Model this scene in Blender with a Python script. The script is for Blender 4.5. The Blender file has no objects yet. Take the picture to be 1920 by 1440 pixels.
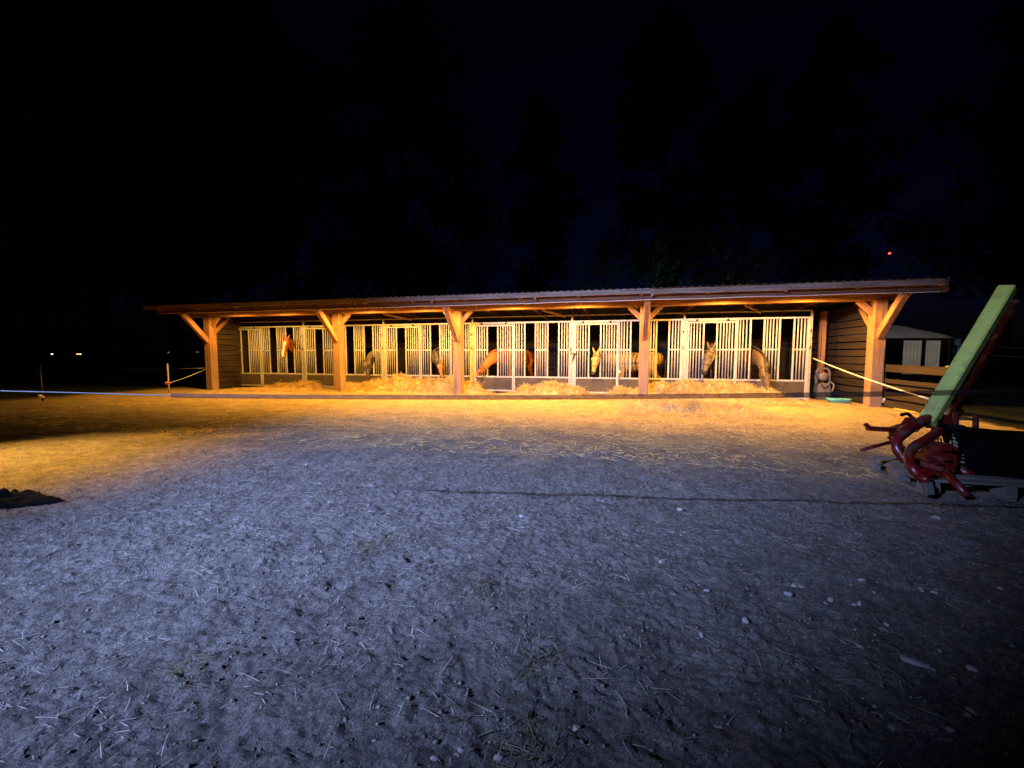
import bpy, bmesh, math, random
import numpy as np
from mathutils import Vector, Matrix, Quaternion

# ------------------------------------------------------------------ camera
CAM = Vector((14.314, -13.217, 1.297))
YAW, PITCH, FPX = -0.24027, -0.07316, 790.0
FW = Vector((math.sin(YAW)*math.cos(PITCH), math.cos(YAW)*math.cos(PITCH), math.sin(PITCH)))
RT = Vector((math.cos(YAW), -math.sin(YAW), 0.0))
UP = RT.cross(FW)
sc = bpy.context.scene
COL = sc.collection
cd = bpy.data.cameras.new('camera')
cam = bpy.data.objects.new('camera', cd); COL.objects.link(cam)
cd.sensor_width = 36.0; cd.lens = 36.0*FPX/1920.0
cd.clip_start = 0.05; cd.clip_end = 3000.0
M = Matrix((RT, UP, -FW)).transposed().to_4x4(); M.translation = CAM
cam.matrix_world = M
sc.camera = cam
# ------------------------------------------------------------------ world, moon, exposure
world = bpy.data.worlds.new('World'); sc.world = world; world.use_nodes = True
wn = world.node_tree; bg = wn.nodes['Background']
sky = wn.nodes.new('ShaderNodeTexSky'); sky.sky_type = 'NISHITA'; sky.sun_disc = False
sky.sun_elevation = math.radians(-4.0); sky.sun_rotation = math.radians(2)
sky.air_density = 1.0; sky.dust_density = 0.3; sky.ozone_density = 6.0
wn.links.new(sky.outputs[0], bg.inputs[0]); bg.inputs[1].default_value = 0.06
sl = bpy.data.lights.new('moonlight', 'SUN'); sl.energy = 0.004; sl.angle = math.radians(0.5); sl.color = (0.75, 0.85, 1.0)
so = bpy.data.objects.new('moonlight', sl); COL.objects.link(so)
so.rotation_euler = (math.radians(50), 0, math.radians(-20))
sc.view_settings.view_transform = 'Standard'; sc.view_settings.look = 'None'
sc.view_settings.exposure = 0.0; sc.view_settings.gamma = 1.0; sc.view_settings.use_curve_mapping = False
# yard floodlight on a pole behind and left of the camera (out of the frame)
WARM = (1.0, 0.495, 0.09)
def spot(name, loc, target, energy, color, size_deg, blend, radius):
    l = bpy.data.lights.new(name, 'SPOT'); l.energy = energy; l.color = color
    l.spot_size = math.radians(size_deg); l.spot_blend = blend; l.shadow_soft_size = radius
    o = bpy.data.objects.new(name, l); COL.objects.link(o); o.location = loc
    o.rotation_euler = (Vector(target)-Vector(loc)).to_track_quat('-Z', 'Y').to_euler()
    return o
spot('yard_floodlight', (9.9, -17.0, 4.4), (13.3, -5.4, 0), 17500, (0.36, 0.48, 1.0), 58.8, 1.0, 0.03)
spot('boom_fill_spot', (10.4, -13.5, 3.4), (18.6, -8.4, 1.6), 1500, (0.75, 0.9, 1.0), 17, 0.8, 0.05)  # added fill spot, no real lamp: only brightens the green boom
spot('gazebo_fill_spot', (20.5, -14.5, 4.5), (27.4, 11.2, 1.4), 5500, (1.0, 0.86, 0.7), 13, 0.6, 0.05)  # added fill spot with no known source, brightens the gazebo
# the warm lamp of the neighbouring building, out of the frame on the left
spot('neighbour_lamp', (6.0, -10.7, 3.2), (7.4, -9.9, 0), 4300, WARM, 66, 1.0, 0.05)

random.seed(5); rng = np.random.default_rng(5)
SW = 3.2526                                   # width of one stall
def at(px, py, Y=None, Z=None, D=None, X=None):
    d = FW + RT*((px-960)/FPX) + UP*((720-py)/FPX)
    if D is not None: return CAM + d*D
    if Y is not None: return CAM + d*((Y-CAM.y)/d.y)
    if X is not None: return CAM + d*((X-CAM.x)/d.x)
    return CAM + d*((Z-CAM.z)/d.z)

# ------------------------------------------------------------------ materials
def mat(name, col, rough=0.7, var=0.25, scale=6.0, bump=0.0, metal=0.0, stretch=(1, 1, 1), col2=None, bscale=None, spec=0.4, emit=None, es=0.0, alpha=None, detail=6):
    m = bpy.data.materials.new(name); m.use_nodes = True
    nt = m.node_tree; b = nt.nodes['Principled BSDF']
    b.inputs['Roughness'].default_value = rough; b.inputs['Metallic'].default_value = metal
    b.inputs['Specular IOR Level'].default_value = spec
    tc = nt.nodes.new('ShaderNodeTexCoord'); mp = nt.nodes.new('ShaderNodeMapping')
    mp.inputs['Scale'].default_value = stretch
    nt.links.new(tc.outputs['Object'], mp.inputs[0])
    oi = nt.nodes.new('ShaderNodeObjectInfo'); ad = nt.nodes.new('ShaderNodeVectorMath'); ad.operation = 'MULTIPLY_ADD'
    nt.links.new(oi.outputs['Random'], ad.inputs[0]); ad.inputs[1].default_value = (17, 31, 23)
    nt.links.new(mp.outputs[0], ad.inputs[2])
    n = nt.nodes.new('ShaderNodeTexNoise'); n.inputs['Scale'].default_value = scale; n.inputs['Detail'].default_value = detail
    n.inputs['Roughness'].default_value = 0.62
    nt.links.new(ad.outputs[0], n.inputs['Vector'])
    r = nt.nodes.new('ShaderNodeValToRGB')
    c2 = col2 or tuple(max(0, c*(1-2*var)) for c in col)
    r.color_ramp.elements[0].position = 0.32; r.color_ramp.elements[0].color = (*c2, 1)
    r.color_ramp.elements[1].position = 0.68; r.color_ramp.elements[1].color = (*col, 1)
    nt.links.new(n.outputs['Fac'], r.inputs[0])
    nt.links.new(r.outputs[0], b.inputs['Base Color'])
    if bump:
        n2 = nt.nodes.new('ShaderNodeTexNoise'); n2.inputs['Scale'].default_value = bscale or scale*3; n2.inputs['Detail'].default_value = 5
        nt.links.new(ad.outputs[0], n2.inputs['Vector'])
        bp = nt.nodes.new('ShaderNodeBump'); bp.inputs['Strength'].default_value = bump; bp.inputs['Distance'].default_value = 0.02
        nt.links.new(n2.outputs['Fac'], bp.inputs['Height']); nt.links.new(bp.outputs[0], b.inputs['Normal'])
    if emit:
        b.inputs['Emission Color'].default_value = (*emit, 1); b.inputs['Emission Strength'].default_value = es
    if alpha is not None: b.inputs['Alpha'].default_value = alpha
    return m
WOOD = mat('timber', (0.42, 0.205, 0.08), 0.75, 0.28, 2.2, 0.35, stretch=(0.7, 9, 9), bscale=6)
WOODD = mat('shaded_timber', (0.20, 0.085, 0.035), 0.8, 0.28, 2.2, 0.35, stretch=(0.7, 9, 9), bscale=6)  # darker copy of timber, shade of purlin and rafters put into the colour
WOODG = mat('weathered_timber', (0.29, 0.22, 0.165), 0.85, 0.28, 2.2, 0.4, stretch=(0.7, 9, 9), bscale=6)
def add_marks(m, kind):
    nt = m.node_tree; b = nt.nodes['Principled BSDF']; src = b.inputs['Base Color'].links[0].from_socket
    tc = nt.nodes['Texture Coordinate']; N = nt.nodes.new; L = nt.links.new
    def layer(src, vec_scale, nscale, p0, p1, col, amt, detail=5):
        mp = N('ShaderNodeMapping'); mp.inputs['Scale'].default_value = vec_scale; L(tc.outputs['Object'], mp.inputs[0])
        oi = N('ShaderNodeObjectInfo'); ad = N('ShaderNodeVectorMath'); ad.operation = 'MULTIPLY_ADD'; L(oi.outputs['Random'], ad.inputs[0]); ad.inputs[1].default_value = (41, 13, 29); L(mp.outputs[0], ad.inputs[2])
        n = N('ShaderNodeTexNoise'); n.inputs['Scale'].default_value = nscale; n.inputs['Detail'].default_value = detail; L(ad.outputs[0], n.inputs['Vector'])
        mr = N('ShaderNodeMapRange'); mr.inputs[1].default_value = p0; mr.inputs[2].default_value = p1; mr.inputs[4].default_value = amt; L(n.outputs['Fac'], mr.inputs[0])
        mx = N('ShaderNodeMix'); mx.data_type = 'RGBA'; L(mr.outputs[0], mx.inputs[0]); L(src, mx.inputs[6]); mx.inputs[7].default_value = (*col, 1)
        return mx.outputs[2], mr.outputs[0]
    if kind in ('wood', 'post'):
        src, _ = layer(src, (.5, 26, 26), 1.0, .62, .67, (.05, .025, .012), .85)          # drying cracks
        src, _ = layer(src, (1.3, 2.5, 2.5), 1.0, .56, .70, (.17, .09, .045), .7)          # water stains
    if kind == 'post':
        sp = N('ShaderNodeSeparateXYZ'); L(tc.outputs['Object'], sp.inputs[0])
        n = N('ShaderNodeTexNoise'); n.inputs['Scale'].default_value = 3; L(tc.outputs['Object'], n.inputs['Vector'])
        ma = N('ShaderNodeMath'); ma.operation = 'MULTIPLY_ADD'; L(n.outputs['Fac'], ma.inputs[0]); ma.inputs[1].default_value = 1.2; L(sp.outputs['X'], ma.inputs[2])
        mr = N('ShaderNodeMapRange'); mr.inputs[1].default_value = 2.3; mr.inputs[2].default_value = 1.4; mr.inputs[4].default_value = .8; L(ma.outputs[0], mr.inputs[0])
        mx = N('ShaderNodeMix'); mx.data_type = 'RGBA'; L(mr.outputs[0], mx.inputs[0]); L(src, mx.inputs[6]); mx.inputs[7].default_value = (.25, .17, .11, 1); src = mx.outputs[2]
        src, _ = layer(src, (.5, 26, 26), 1.0, .60, .66, (.06, .035, .02), .8)
    if kind == 'paint':
        src, f1 = layer(src, (1, 1, 1), 7, .56, .68, (.06, .045, .03), .75, 8)             # dried mud
        src, f2 = layer(src, (1, 1, 1), 26, .60, .66, (.10, .035, .018), .9, 6)            # rusty chips
        ad = N('ShaderNodeMath'); ad.operation = 'MULTIPLY_ADD'; L(f1, ad.inputs[0]); ad.inputs[1].default_value = .5; ad.inputs[2].default_value = .33; L(ad.outputs[0], b.inputs['Roughness'])
    if kind == 'boom':
        src, f1 = layer(src, (1, 1, 1), 5, .58, .72, (.16, .17, .06), .7, 8); src, f2 = layer(src, (1, 1, 1), 30, .66, .70, (.10, .05, .025), .9, 6)
    L(src, b.inputs['Base Color']); return m
POSTM = add_marks(mat('post_timber', (0.42, 0.205, 0.08), 0.75, 0.28, 2.2, 0.4, stretch=(0.7, 9, 9), bscale=6), 'post')
add_marks(WOOD, 'wood'); add_marks(WOODG, 'wood'); add_marks(WOODD, 'wood')
PLANK = mat('dark_plank', (0.036, 0.022, 0.011), 0.85, 0.32, 2.0, 0.5, stretch=(0.6, 7, 7), bscale=5)
ROOFM = mat('roof_sheet', (0.045, 0.042, 0.04), 0.75, 0.2, 3, 0.1)
STEEL = mat('galvanised_steel', (0.37, 0.365, 0.35), 0.55, 0.13, 7, 0.08, metal=0.0, spec=0.5)
STEELD = mat('dull_steel', (0.38, 0.35, 0.30), 0.6, 0.15, 7, 0.08, metal=0.2)
RUBBER = mat('kick_board', (0.075, 0.058, 0.040), 0.7, 0.3, 2.5, 0.15, col2=(0.04, 0.03, 0.02))
DARK = mat('dark_iron', (0.014, 0.013, 0.012), 0.5, 0.2, 8, 0.1)
HAYM = mat('hay', (0.72, 0.50, 0.17), 0.8, 0.25, 9, 0.5, col2=(0.42, 0.26, 0.08), bscale=45)
STRAWM = mat('straw', (0.78, 0.58, 0.23), 0.6, 0.2, 5, col2=(0.52, 0.36, 0.13))
STRAWP = mat('bleached_straw', (0.62, 0.58, 0.49), 0.6, 0.2, 4, col2=(0.18, 0.155, 0.12))
STONEM = mat('stone', (0.38, 0.36, 0.335), 0.85, 0.2, 12, 0.4)
PEBM = mat('pebble', (0.24, 0.22, 0.20), 0.85, 0.3, 7, 0.2)
REDP = add_marks(mat('red_paint', (0.13, 0.007, 0.006), 0.30, 0.22, 5, 0.12, spec=0.5), 'paint')
REDD = add_marks(mat('dark_red_paint', (0.07, 0.006, 0.006), 0.5, 0.22, 5, 0.12), 'paint')
GREENP = add_marks(mat('green_paint', (0.40, 0.47, 0.12), 0.45, 0.12, 3, 0.05, spec=0.5), 'boom')
PALLETM = mat('pallet_wood', (0.15, 0.135, 0.11), 0.85, 0.25, 2.2, 0.4, stretch=(0.8, 9, 9))
LEAF = mat('leaf', (0.05, 0.085, 0.03), 0.6, 0.3, 0.8)
BARK = mat('bark', (0.09, 0.07, 0.05), 0.9, 0.3, 4, 0.6)
TEAL = mat('teal_plastic', (0.14, 0.52, 0.45), 0.45, 0.1, 6)
HOSE = mat('yellow_hose', (0.62, 0.40, 0.08), 0.5, 0.1, 6)
ROPE = mat('white_rope', (0.62, 0.58, 0.50), 0.7, 0.15, 30)
CANVAS = mat('canvas', (0.42, 0.38, 0.33), 0.8, 0.1, 2)
SHEET = mat('white_sheet', (0.62, 0.60, 0.57), 0.8, 0.08, 2, 0.1)
GREYPL = mat('grey_plastic', (0.15, 0.135, 0.12), 0.5, 0.15, 6)
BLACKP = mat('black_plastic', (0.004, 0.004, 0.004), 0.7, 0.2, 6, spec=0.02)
WHITEPL = mat('white_plastic', (0.7, 0.68, 0.62), 0.5, 0.05, 6)
ORANGEP = mat('orange_plastic', (0.55, 0.13, 0.03), 0.5, 0.05, 6)
LENS = mat('lamp_lens', (0.8, 0.6, 0.3), 0.4, 0.0, 5, emit=(1.0, 0.55, 0.16), es=12)
WHITEL = mat('far_white_lamp', (0.8, 0.8, 0.8), 0.4, 0.0, 5, emit=(1.0, 0.93, 0.8), es=2.2)
AMBERL = mat('far_amber_lamp', (0.8, 0.6, 0.4), 0.4, 0.0, 5, emit=(1.0, 0.62, 0.25), es=3)
REDL = mat('red_beacon', (0.8, 0.1, 0.1), 0.4, 0.0, 5, emit=(1.0, 0.05, 0.03), es=5)
def tape_mat():
    m = mat('polytape', (0.03, 0.022, 0.018), 0.8, 0.05, 10, spec=0.1)
    nt = m.node_tree; out = nt.nodes['Material Output']; b = nt.nodes['Principled BSDF']
    tr = nt.nodes.new('ShaderNodeBsdfTransparent'); mx = nt.nodes.new('ShaderNodeMixShader'); mx.inputs[0].default_value = 0.52
    nt.links.new(tr.outputs[0], mx.inputs[1]); nt.links.new(b.outputs[0], mx.inputs[2]); nt.links.new(mx.outputs[0], out.inputs[0])
    return m
TAPE = tape_mat()
def ground_mat():
    m = bpy.data.materials.new('yard_earth'); m.use_nodes = True
    nt = m.node_tree; b = nt.nodes['Principled BSDF']; b.inputs['Roughness'].default_value = 0.92; b.inputs['Specular IOR Level'].default_value = 0.25
    N = nt.nodes.new; L = nt.links.new
    tc = N('ShaderNodeTexCoord')
    def noise(scale, detail=6, rough=0.6):
        n = N('ShaderNodeTexNoise'); n.inputs['Scale'].default_value = scale; n.inputs['Detail'].default_value = detail; n.inputs['Roughness'].default_value = rough
        L(tc.outputs['Object'], n.inputs['Vector']); return n.outputs['Fac']
    def ramp(src, stops):
        r = N('ShaderNodeValToRGB'); e = r.color_ramp.elements
        e[0].position, e[0].color = stops[0][0], (*stops[0][1], 1); e[1].position, e[1].color = stops[-1][0], (*stops[-1][1], 1)
        for p, c in stops[1:-1]: q = e.new(p); q.color = (*c, 1)
        L(src, r.inputs[0]); return r.outputs[0]
    big = noise(1.3, 5, 0.65); fine = noise(38, 8, 0.7); mid = noise(7, 7, 0.7)
    soil = ramp(mid, [(0.30, (0.09, 0.08, 0.07)), (0.52, (0.17, 0.152, 0.132)), (0.72, (0.24, 0.22, 0.195))])
    spk = N('ShaderNodeMix'); spk.data_type = 'RGBA'; spk.blend_type = 'MULTIPLY'; spk.inputs[0].default_value = 1.0
    L(soil, spk.inputs[6]); L(ramp(noise(75, 5, .75), [(.36, (.42, .41, .40)), (.5, (.95, .95, .95)), (.66, (1.45, 1.45, 1.42))]), spk.inputs[7]); soil = spk.outputs[2]
    chaff = ramp(fine, [(0.30, (0.16, 0.10, 0.04)), (0.5, (0.46, 0.33, 0.13)), (0.68, (0.74, 0.55, 0.24))])
    # trodden-in chaff lies thicker the nearer the stable front
    sp = N('ShaderNodeSeparateXYZ'); L(tc.outputs['Object'], sp.inputs[0])
    mr = N('ShaderNodeMapRange'); mr.inputs[1].default_value = -9.4; mr.inputs[2].default_value = -4.2; mr.inputs[3].default_value = 0.0; mr.inputs[4].default_value = 1.25
    L(sp.outputs['Y'], mr.inputs[0])
    a1 = N('ShaderNodeMath'); a1.operation = 'MULTIPLY_ADD'; L(big, a1.inputs[0]); a1.inputs[1].default_value = 1.5; a1.inputs[2].default_value = -0.98
    a2 = N('ShaderNodeMath'); a2.operation = 'ADD'; a2.use_clamp = True; L(a1.outputs[0], a2.inputs[0]); L(mr.outputs[0], a2.inputs[1])
    mx = N('ShaderNodeMix'); mx.data_type = 'RGBA'; L(a2.outputs[0], mx.inputs[0]); L(soil, mx.inputs[6]); L(chaff, mx.inputs[7])
    dark = N('ShaderNodeMix'); dark.data_type = 'RGBA'; dark.blend_type = 'MULTIPLY'; dark.inputs[0].default_value = 0.75
    L(mx.outputs[2], dark.inputs[6]); L(ramp(noise(2.6, 7, 0.7), [(0.36, (0.72, 0.70, 0.67)), (0.55, (1, 1, 1))]), dark.inputs[7])
    # beyond the yard sides: grass painted near-black to stand in for unlit ground
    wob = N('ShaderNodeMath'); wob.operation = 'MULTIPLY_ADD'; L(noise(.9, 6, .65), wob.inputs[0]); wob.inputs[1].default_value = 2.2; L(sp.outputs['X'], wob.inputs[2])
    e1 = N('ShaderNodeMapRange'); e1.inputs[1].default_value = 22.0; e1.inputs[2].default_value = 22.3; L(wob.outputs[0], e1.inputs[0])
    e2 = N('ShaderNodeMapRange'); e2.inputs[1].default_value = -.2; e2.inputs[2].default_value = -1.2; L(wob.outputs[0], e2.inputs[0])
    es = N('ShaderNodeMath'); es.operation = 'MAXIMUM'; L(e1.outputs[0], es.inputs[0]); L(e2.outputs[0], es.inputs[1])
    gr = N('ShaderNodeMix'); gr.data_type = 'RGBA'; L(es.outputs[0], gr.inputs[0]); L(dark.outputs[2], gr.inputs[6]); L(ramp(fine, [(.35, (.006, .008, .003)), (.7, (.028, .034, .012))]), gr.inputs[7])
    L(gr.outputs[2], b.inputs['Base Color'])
    bp = N('ShaderNodeBump'); bp.inputs['Strength'].default_value = 1.0; bp.inputs['Distance'].default_value = 0.03; L(fine, bp.inputs['Height'])
    bp2 = N('ShaderNodeBump'); bp2.inputs['Strength'].default_value = 1.0; bp2.inputs['Distance'].default_value = 0.010; L(noise(150, 4, 0.6), bp2.inputs['Height'])
    L(bp.outputs[0], bp2.inputs['Normal']); L(bp2.outputs[0], b.inputs['Normal'])
    return m
GROUND = ground_mat()

# ------------------------------------------------------------------ helpers
def tag(o, label=None, cat=None, group=None, kind=None):
    if label: o['label'] = label
    if cat: o['category'] = cat
    if group: o['group'] = group
    if kind: o['kind'] = kind
    return o
def link(name, me, m=None, parent=None, loc=None):
    o = bpy.data.objects.new(name, me); COL.objects.link(o)
    if m is not None and not me.materials: me.materials.append(m)
    if loc is not None: o.location = loc
    if parent is not None: o.parent = parent
    return o
def empty(name, loc=(0, 0, 0)):
    o = bpy.data.objects.new(name, None); COL.objects.link(o); o.location = loc; o.empty_display_size = 0.2
    return o
def mesh(name, v, f, smooth=False):
    me = bpy.data.meshes.new(name); me.from_pydata([tuple(x) for x in v], [], f); me.update()
    if smooth: me.polygons.foreach_set('use_smooth', [True]*len(me.polygons))
    return me
def beam_data(L, w, h, c=0.008):
    # a timber or tube of length L along local X with chamfered edges, section w (Y) by h (Z)
    c = min(c, w*0.3, h*0.3); a, b = w/2, h/2
    s = [(-a+c, -b), (a-c, -b), (a, -b+c), (a, b-c), (a-c, b), (-a+c, b), (-a, b-c), (-a, -b+c)]
    v = [(0, y, z) for y, z in s]+[(L, y, z) for y, z in s]
    f = [(i, (i+1) % 8, (i+1) % 8+8, i+8) for i in range(8)]+[tuple(range(7, -1, -1)), tuple(range(8, 16))]
    return v, f
def frame_for(p0, p1, up=(0, 0, 1)):
    x = (Vector(p1)-Vector(p0)).normalized(); u = Vector(up)
    if abs(x.dot(u)) > 0.98: u = Vector((0, 1, 0))
    y = u.cross(x).normalized(); z = x.cross(y)
    m = Matrix((x, y, z)).transposed().to_4x4(); m.translation = Vector(p0); return m
CACHE = {}
def beam(name, p0, p1, w, h, m, parent=None, up=(0, 0, 1), c=0.008):
    L = (Vector(p1)-Vector(p0)).length; k = (round(L, 4), w, h, m.name, c)
    if k not in CACHE:
        v, f = beam_data(L, w, h, c); me = mesh(name, v, f); me.materials.append(m); CACHE[k] = me
    o = link(name, CACHE[k], None)
    mw = frame_for(p0, p1, up)
    if parent is not None:
        o.parent = parent; o.matrix_parent_inverse = Matrix.Identity(4)
        o.matrix_local = Matrix.Translation(-world_loc(parent)) @ mw
    else: o.matrix_local = mw
    return o
def world_loc(o):
    l = Vector(o.location); p = o.parent
    while p: l += Vector(p.location); p = p.parent
    return l
class MB:
    def __init__(s): s.v = []; s.f = []
    def add(s, v, f):
        n = len(s.v); s.v += [tuple(x) for x in v]; s.f += [tuple(i+n for i in q) for q in f]
    def beam(s, p0, p1, w, h, up=(0, 0, 1), c=0.006):
        L = (Vector(p1)-Vector(p0)).length; v, f = beam_data(L, w, h, c); m = frame_for(p0, p1, up)
        s.add([m @ Vector(x) for x in v], f)
    def tube(s, pts, r, n=8, cap=True):
        pts = [Vector(p) for p in pts]; k = len(pts); rr = r if isinstance(r, (list, tuple)) else [r]*k
        t0 = (pts[1]-pts[0]).normalized(); a = t0.orthogonal().normalized(); V = []
        for i, p in enumerate(pts):
            t = (pts[min(i+1, k-1)]-pts[max(i-1, 0)]).normalized()
            a = (a-t*a.dot(t)).normalized(); b = t.cross(a)
            for j in range(n):
                q = 2*math.pi*j/n; V.append(p+(a*math.cos(q)+b*math.sin(q))*rr[i])
        F = [(i*n+j, i*n+(j+1) % n, (i+1)*n+(j+1) % n, (i+1)*n+j) for i in range(k-1) for j in range(n)]
        if cap: F += [tuple(range(n-1, -1, -1)), tuple((k-1)*n+j for j in range(n))]
        s.add(V, F)
    def lathe(s, prof, c=(0, 0, 0), n=16, axis=None):
        c = Vector(c); q = Vector((0, 0, 1)).rotation_difference(Vector(axis)) if axis else Quaternion()
        V = [c+q @ Vector((r*math.cos(2*math.pi*j/n), r*math.sin(2*math.pi*j/n), z)) for r, z in prof for j in range(n)]
        F = [(i*n+j, i*n+(j+1) % n, (i+1)*n+(j+1) % n, (i+1)*n+j) for i in range(len(prof)-1) for j in range(n)]
        F += [tuple(range(n-1, -1, -1)), tuple((len(prof)-1)*n+j for j in range(n))]
        s.add(V, F)
    def build(s, name, m, parent=None, smooth=False, loc=None):
        if parent is not None:
            w = world_loc(parent); v = [tuple(Vector(x)-w) for x in s.v]
        elif loc is not None: v = [tuple(Vector(x)-Vector(loc)) for x in s.v]
        else: v = s.v
        me = mesh(name, v, s.f, smooth); o = link(name, me, m, parent)
        if loc is not None and parent is None: o.location = loc
        return o
def spline(pts, n=6):
    P = [Vector(p) for p in pts]; P = [P[0]*2-P[1]]+P+[P[-1]*2-P[-2]]; out = []
    for i in range(1, len(P)-2):
        for k in range(n):
            t = k/n; a, b, c, d = P[i-1:i+3]
            out.append(0.5*((2*b)+(c-a)*t+(2*a-5*b+4*c-d)*t*t+(3*b-a-3*c+d)*t**3))
    out.append(P[-2]); return out
# ---- gradient noise in numpy
def perlin(x, y, seed=0):
    xi = np.floor(x).astype(np.int64); yi = np.floor(y).astype(np.int64); xf = x-xi; yf = y-yi
    def g(ix, iy, dx, dy):
        h = (ix*374761393+iy*668265263+seed*1442695041) & 0xffffffff
        h = ((h ^ (h >> 13))*1274126177) & 0xffffffff; h = h ^ (h >> 16)
        a = (h & 0xffff)/65536.0*2*np.pi
        return np.cos(a)*dx+np.sin(a)*dy
    u = xf*xf*xf*(xf*(xf*6-15)+10); v = yf*yf*yf*(yf*(yf*6-15)+10)
    a = g(xi, yi, xf, yf); b = g(xi+1, yi, xf-1, yf); c = g(xi, yi+1, xf, yf-1); d = g(xi+1, yi+1, xf-1, yf-1)
    return (a+(b-a)*u)*(1-v)+(c+(d-c)*u)*v
def ground_h(x, y):
    x = np.asarray(x, float); y = np.asarray(y, float)
    near = np.clip((-1.6-y)/1.5, 0, 1)*0.85+0.15
    h = 0.035*perlin(x/1.4, y/1.4, 1)+0.022*perlin(x/0.45, y/0.45, 2)
    wx = x+0.10*perlin(x/0.3, y/0.3, 8); wy = y+0.10*perlin(x/0.3, y/0.3, 9)
    h += 0.016*perlin(wx/0.16, wy/0.16, 3)-0.014*np.abs(perlin(wx/0.10, wy/0.10, 4))
    h += 0.026*np.abs(perlin(wx/0.06, wy/0.06, 5))+0.015*perlin(wx/0.034, wy/0.034, 6)
    # hoof dents
    cs = .42; ix = np.floor(x/cs).astype(np.int64); iy = np.floor(y/cs).astype(np.int64); dent = np.zeros_like(h)
    for a in (-1, 0, 1):
        for b in (-1, 0, 1):
            jx, jy = ix+a, iy+b; q = (jx*73856093 ^ jy*19349663) & 0xffffff
            r1 = ((q*2654435761) & 0xffff)/65536.; r2 = (((q+77)*2246822519) & 0xffff)/65536.; r3 = (((q+991)*3266489917) & 0xffff)/65536.
            d = np.hypot(x-(jx+r1)*cs, (y-(jy+r2)*cs)*1.1)/(.045+.03*r3)
            dent += np.where(r3 > .35, -.011*np.clip(1.25-d, 0, 1)**.6+.007*np.exp(-((d-1.35)/.28)**2), 0)
    h = h+dent*np.clip((-3.0-y)/2, 0, 1)
    return h*near
def gh(x, y): return float(ground_h(np.array([x]), np.array([y]))[0])

# ================================================================== THE SETTING
def axis(lo, hi, step, g, far_lo, far_hi):
    a = list(np.arange(lo, hi, step)); s = step; x = a[-1]
    while x < far_hi: s *= g if s < 0.5 else 1.25; x += s; a.append(x)
    s = step; x = lo; b = []
    while x > far_lo: s *= g if s < 0.5 else 1.25; x -= s; b.append(x)
    return np.array(b[::-1]+a)
gx = axis(10.2, 17.6, 0.0145, 1.022, -700, 900); gy = axis(-12.7, -8.8, 0.0125, 1.0125, -60, 1200)
GX, GY = np.meshgrid(gx, gy); GZ = ground_h(GX, GY)
nx, ny = len(gx), len(gy)
gv = np.stack([GX.ravel(), GY.ravel(), GZ.ravel()], 1).astype(np.float32)
ii = (np.arange(ny-1)[:, None]*nx+np.arange(nx-1)[None, :]).ravel()
gf = np.stack([ii, ii+1, ii+nx+1, ii+nx], 1).astype(np.int32)
def fast_mesh(name, v, f, smooth=False):
    k = f.shape[1]; me = bpy.data.meshes.new(name); me.vertices.add(len(v)); me.vertices.foreach_set('co', np.ascontiguousarray(v, np.float32).ravel())
    me.loops.add(f.size); me.loops.foreach_set('vertex_index', np.ascontiguousarray(f, np.int32).ravel())
    me.polygons.add(len(f)); me.polygons.foreach_set('loop_start', np.arange(0, f.size, k, dtype=np.int32))
    if smooth: me.polygons.foreach_set('use_smooth', np.ones(len(f), dtype=bool))
    me.update(calc_edges=True); return me
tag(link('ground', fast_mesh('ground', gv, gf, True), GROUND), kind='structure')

# strands: many thin three-sided straws in one mesh
def strands(n, pos, length, width, droop=0.3, lift=(0.0, 0.25), seed=1, segs=2, flat=True):
    r = np.random.default_rng(seed); base = pos(n, r); n = len(base)
    az = r.uniform(0, 2*np.pi, n); el = r.uniform(*lift, n)*np.where(r.random(n) < .5, 1, 1); Ln = length[0]+(length[1]-length[0])*r.random(n)**2.6
    wd = r.uniform(*width, n); bend = r.normal(0, droop, n)
    V = []; F = []
    d0 = np.stack([np.cos(az)*np.cos(el), np.sin(az)*np.cos(el), np.sin(el)], 1)
    side = np.stack([-np.sin(az), np.cos(az), np.zeros(n)], 1); upv = np.cross(d0, side)
    rings = []
    for k in range(segs+1):
        t = k/segs-0.5
        c = base+d0*(t*Ln)[:, None]+side*(bend*Ln*(t*t-0.08))[:, None]-np.array([0, 0, 1.0])*(np.abs(bend)*Ln*t*t*0.5)[:, None]*(0 if flat else 1)
        w = wd*(1.0-0.35*abs(t)*2*r.random(n))
        rings.append(np.stack([c+side*w[:, None]*.5, c-side*w[:, None]*.5, c-upv*(w*.45)[:, None]], 1))
    R = np.stack(rings, 1)                      # n, segs+1, 3, 3
    V = R.reshape(-1, 3); idx = np.arange(n)[:, None]*((segs+1)*3); fs = []
    for k in range(segs):
        for j in range(3):
            a = k*3+j; b = k*3+(j+1) % 3
            fs.append(np.concatenate([idx+a, idx+b, idx+b+3, idx+a+3], 1))
    return fast_mesh('straw', V, np.concatenate(fs, 0))

# ================================================================== STABLE
ST = tag(empty('stable', (10.2, 0.5, 0)), 'long open fronted timber stable with five posts and corrugated roof', 'stable')
PY = -1.2
PX = [0.38, 5.57, 9.70, 15.07, 20.42]
for i, x in enumerate(PX):
    beam('post', (x, PY, -0.05), (x, PY, 2.548), 0.27 if i != 3 else 0.25, 0.27, POSTM, ST, up=(0, 1, 0), c=0.012)
    # brace reaching out to the purlin, toward the yard
    beam('brace', (x, PY-0.10, 1.70), (x, -2.16, 2.615), 0.14, 0.16, WOOD, ST, c=0.01)
    for s in (-1, 1):
        if i == 0 and s < 0: continue
        beam('knee_brace', (x+s*0.10, PY, 2.24), (x+s*0.42, PY, 2.56), 0.11, 0.13, WOOD, ST, c=0.008)
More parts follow.
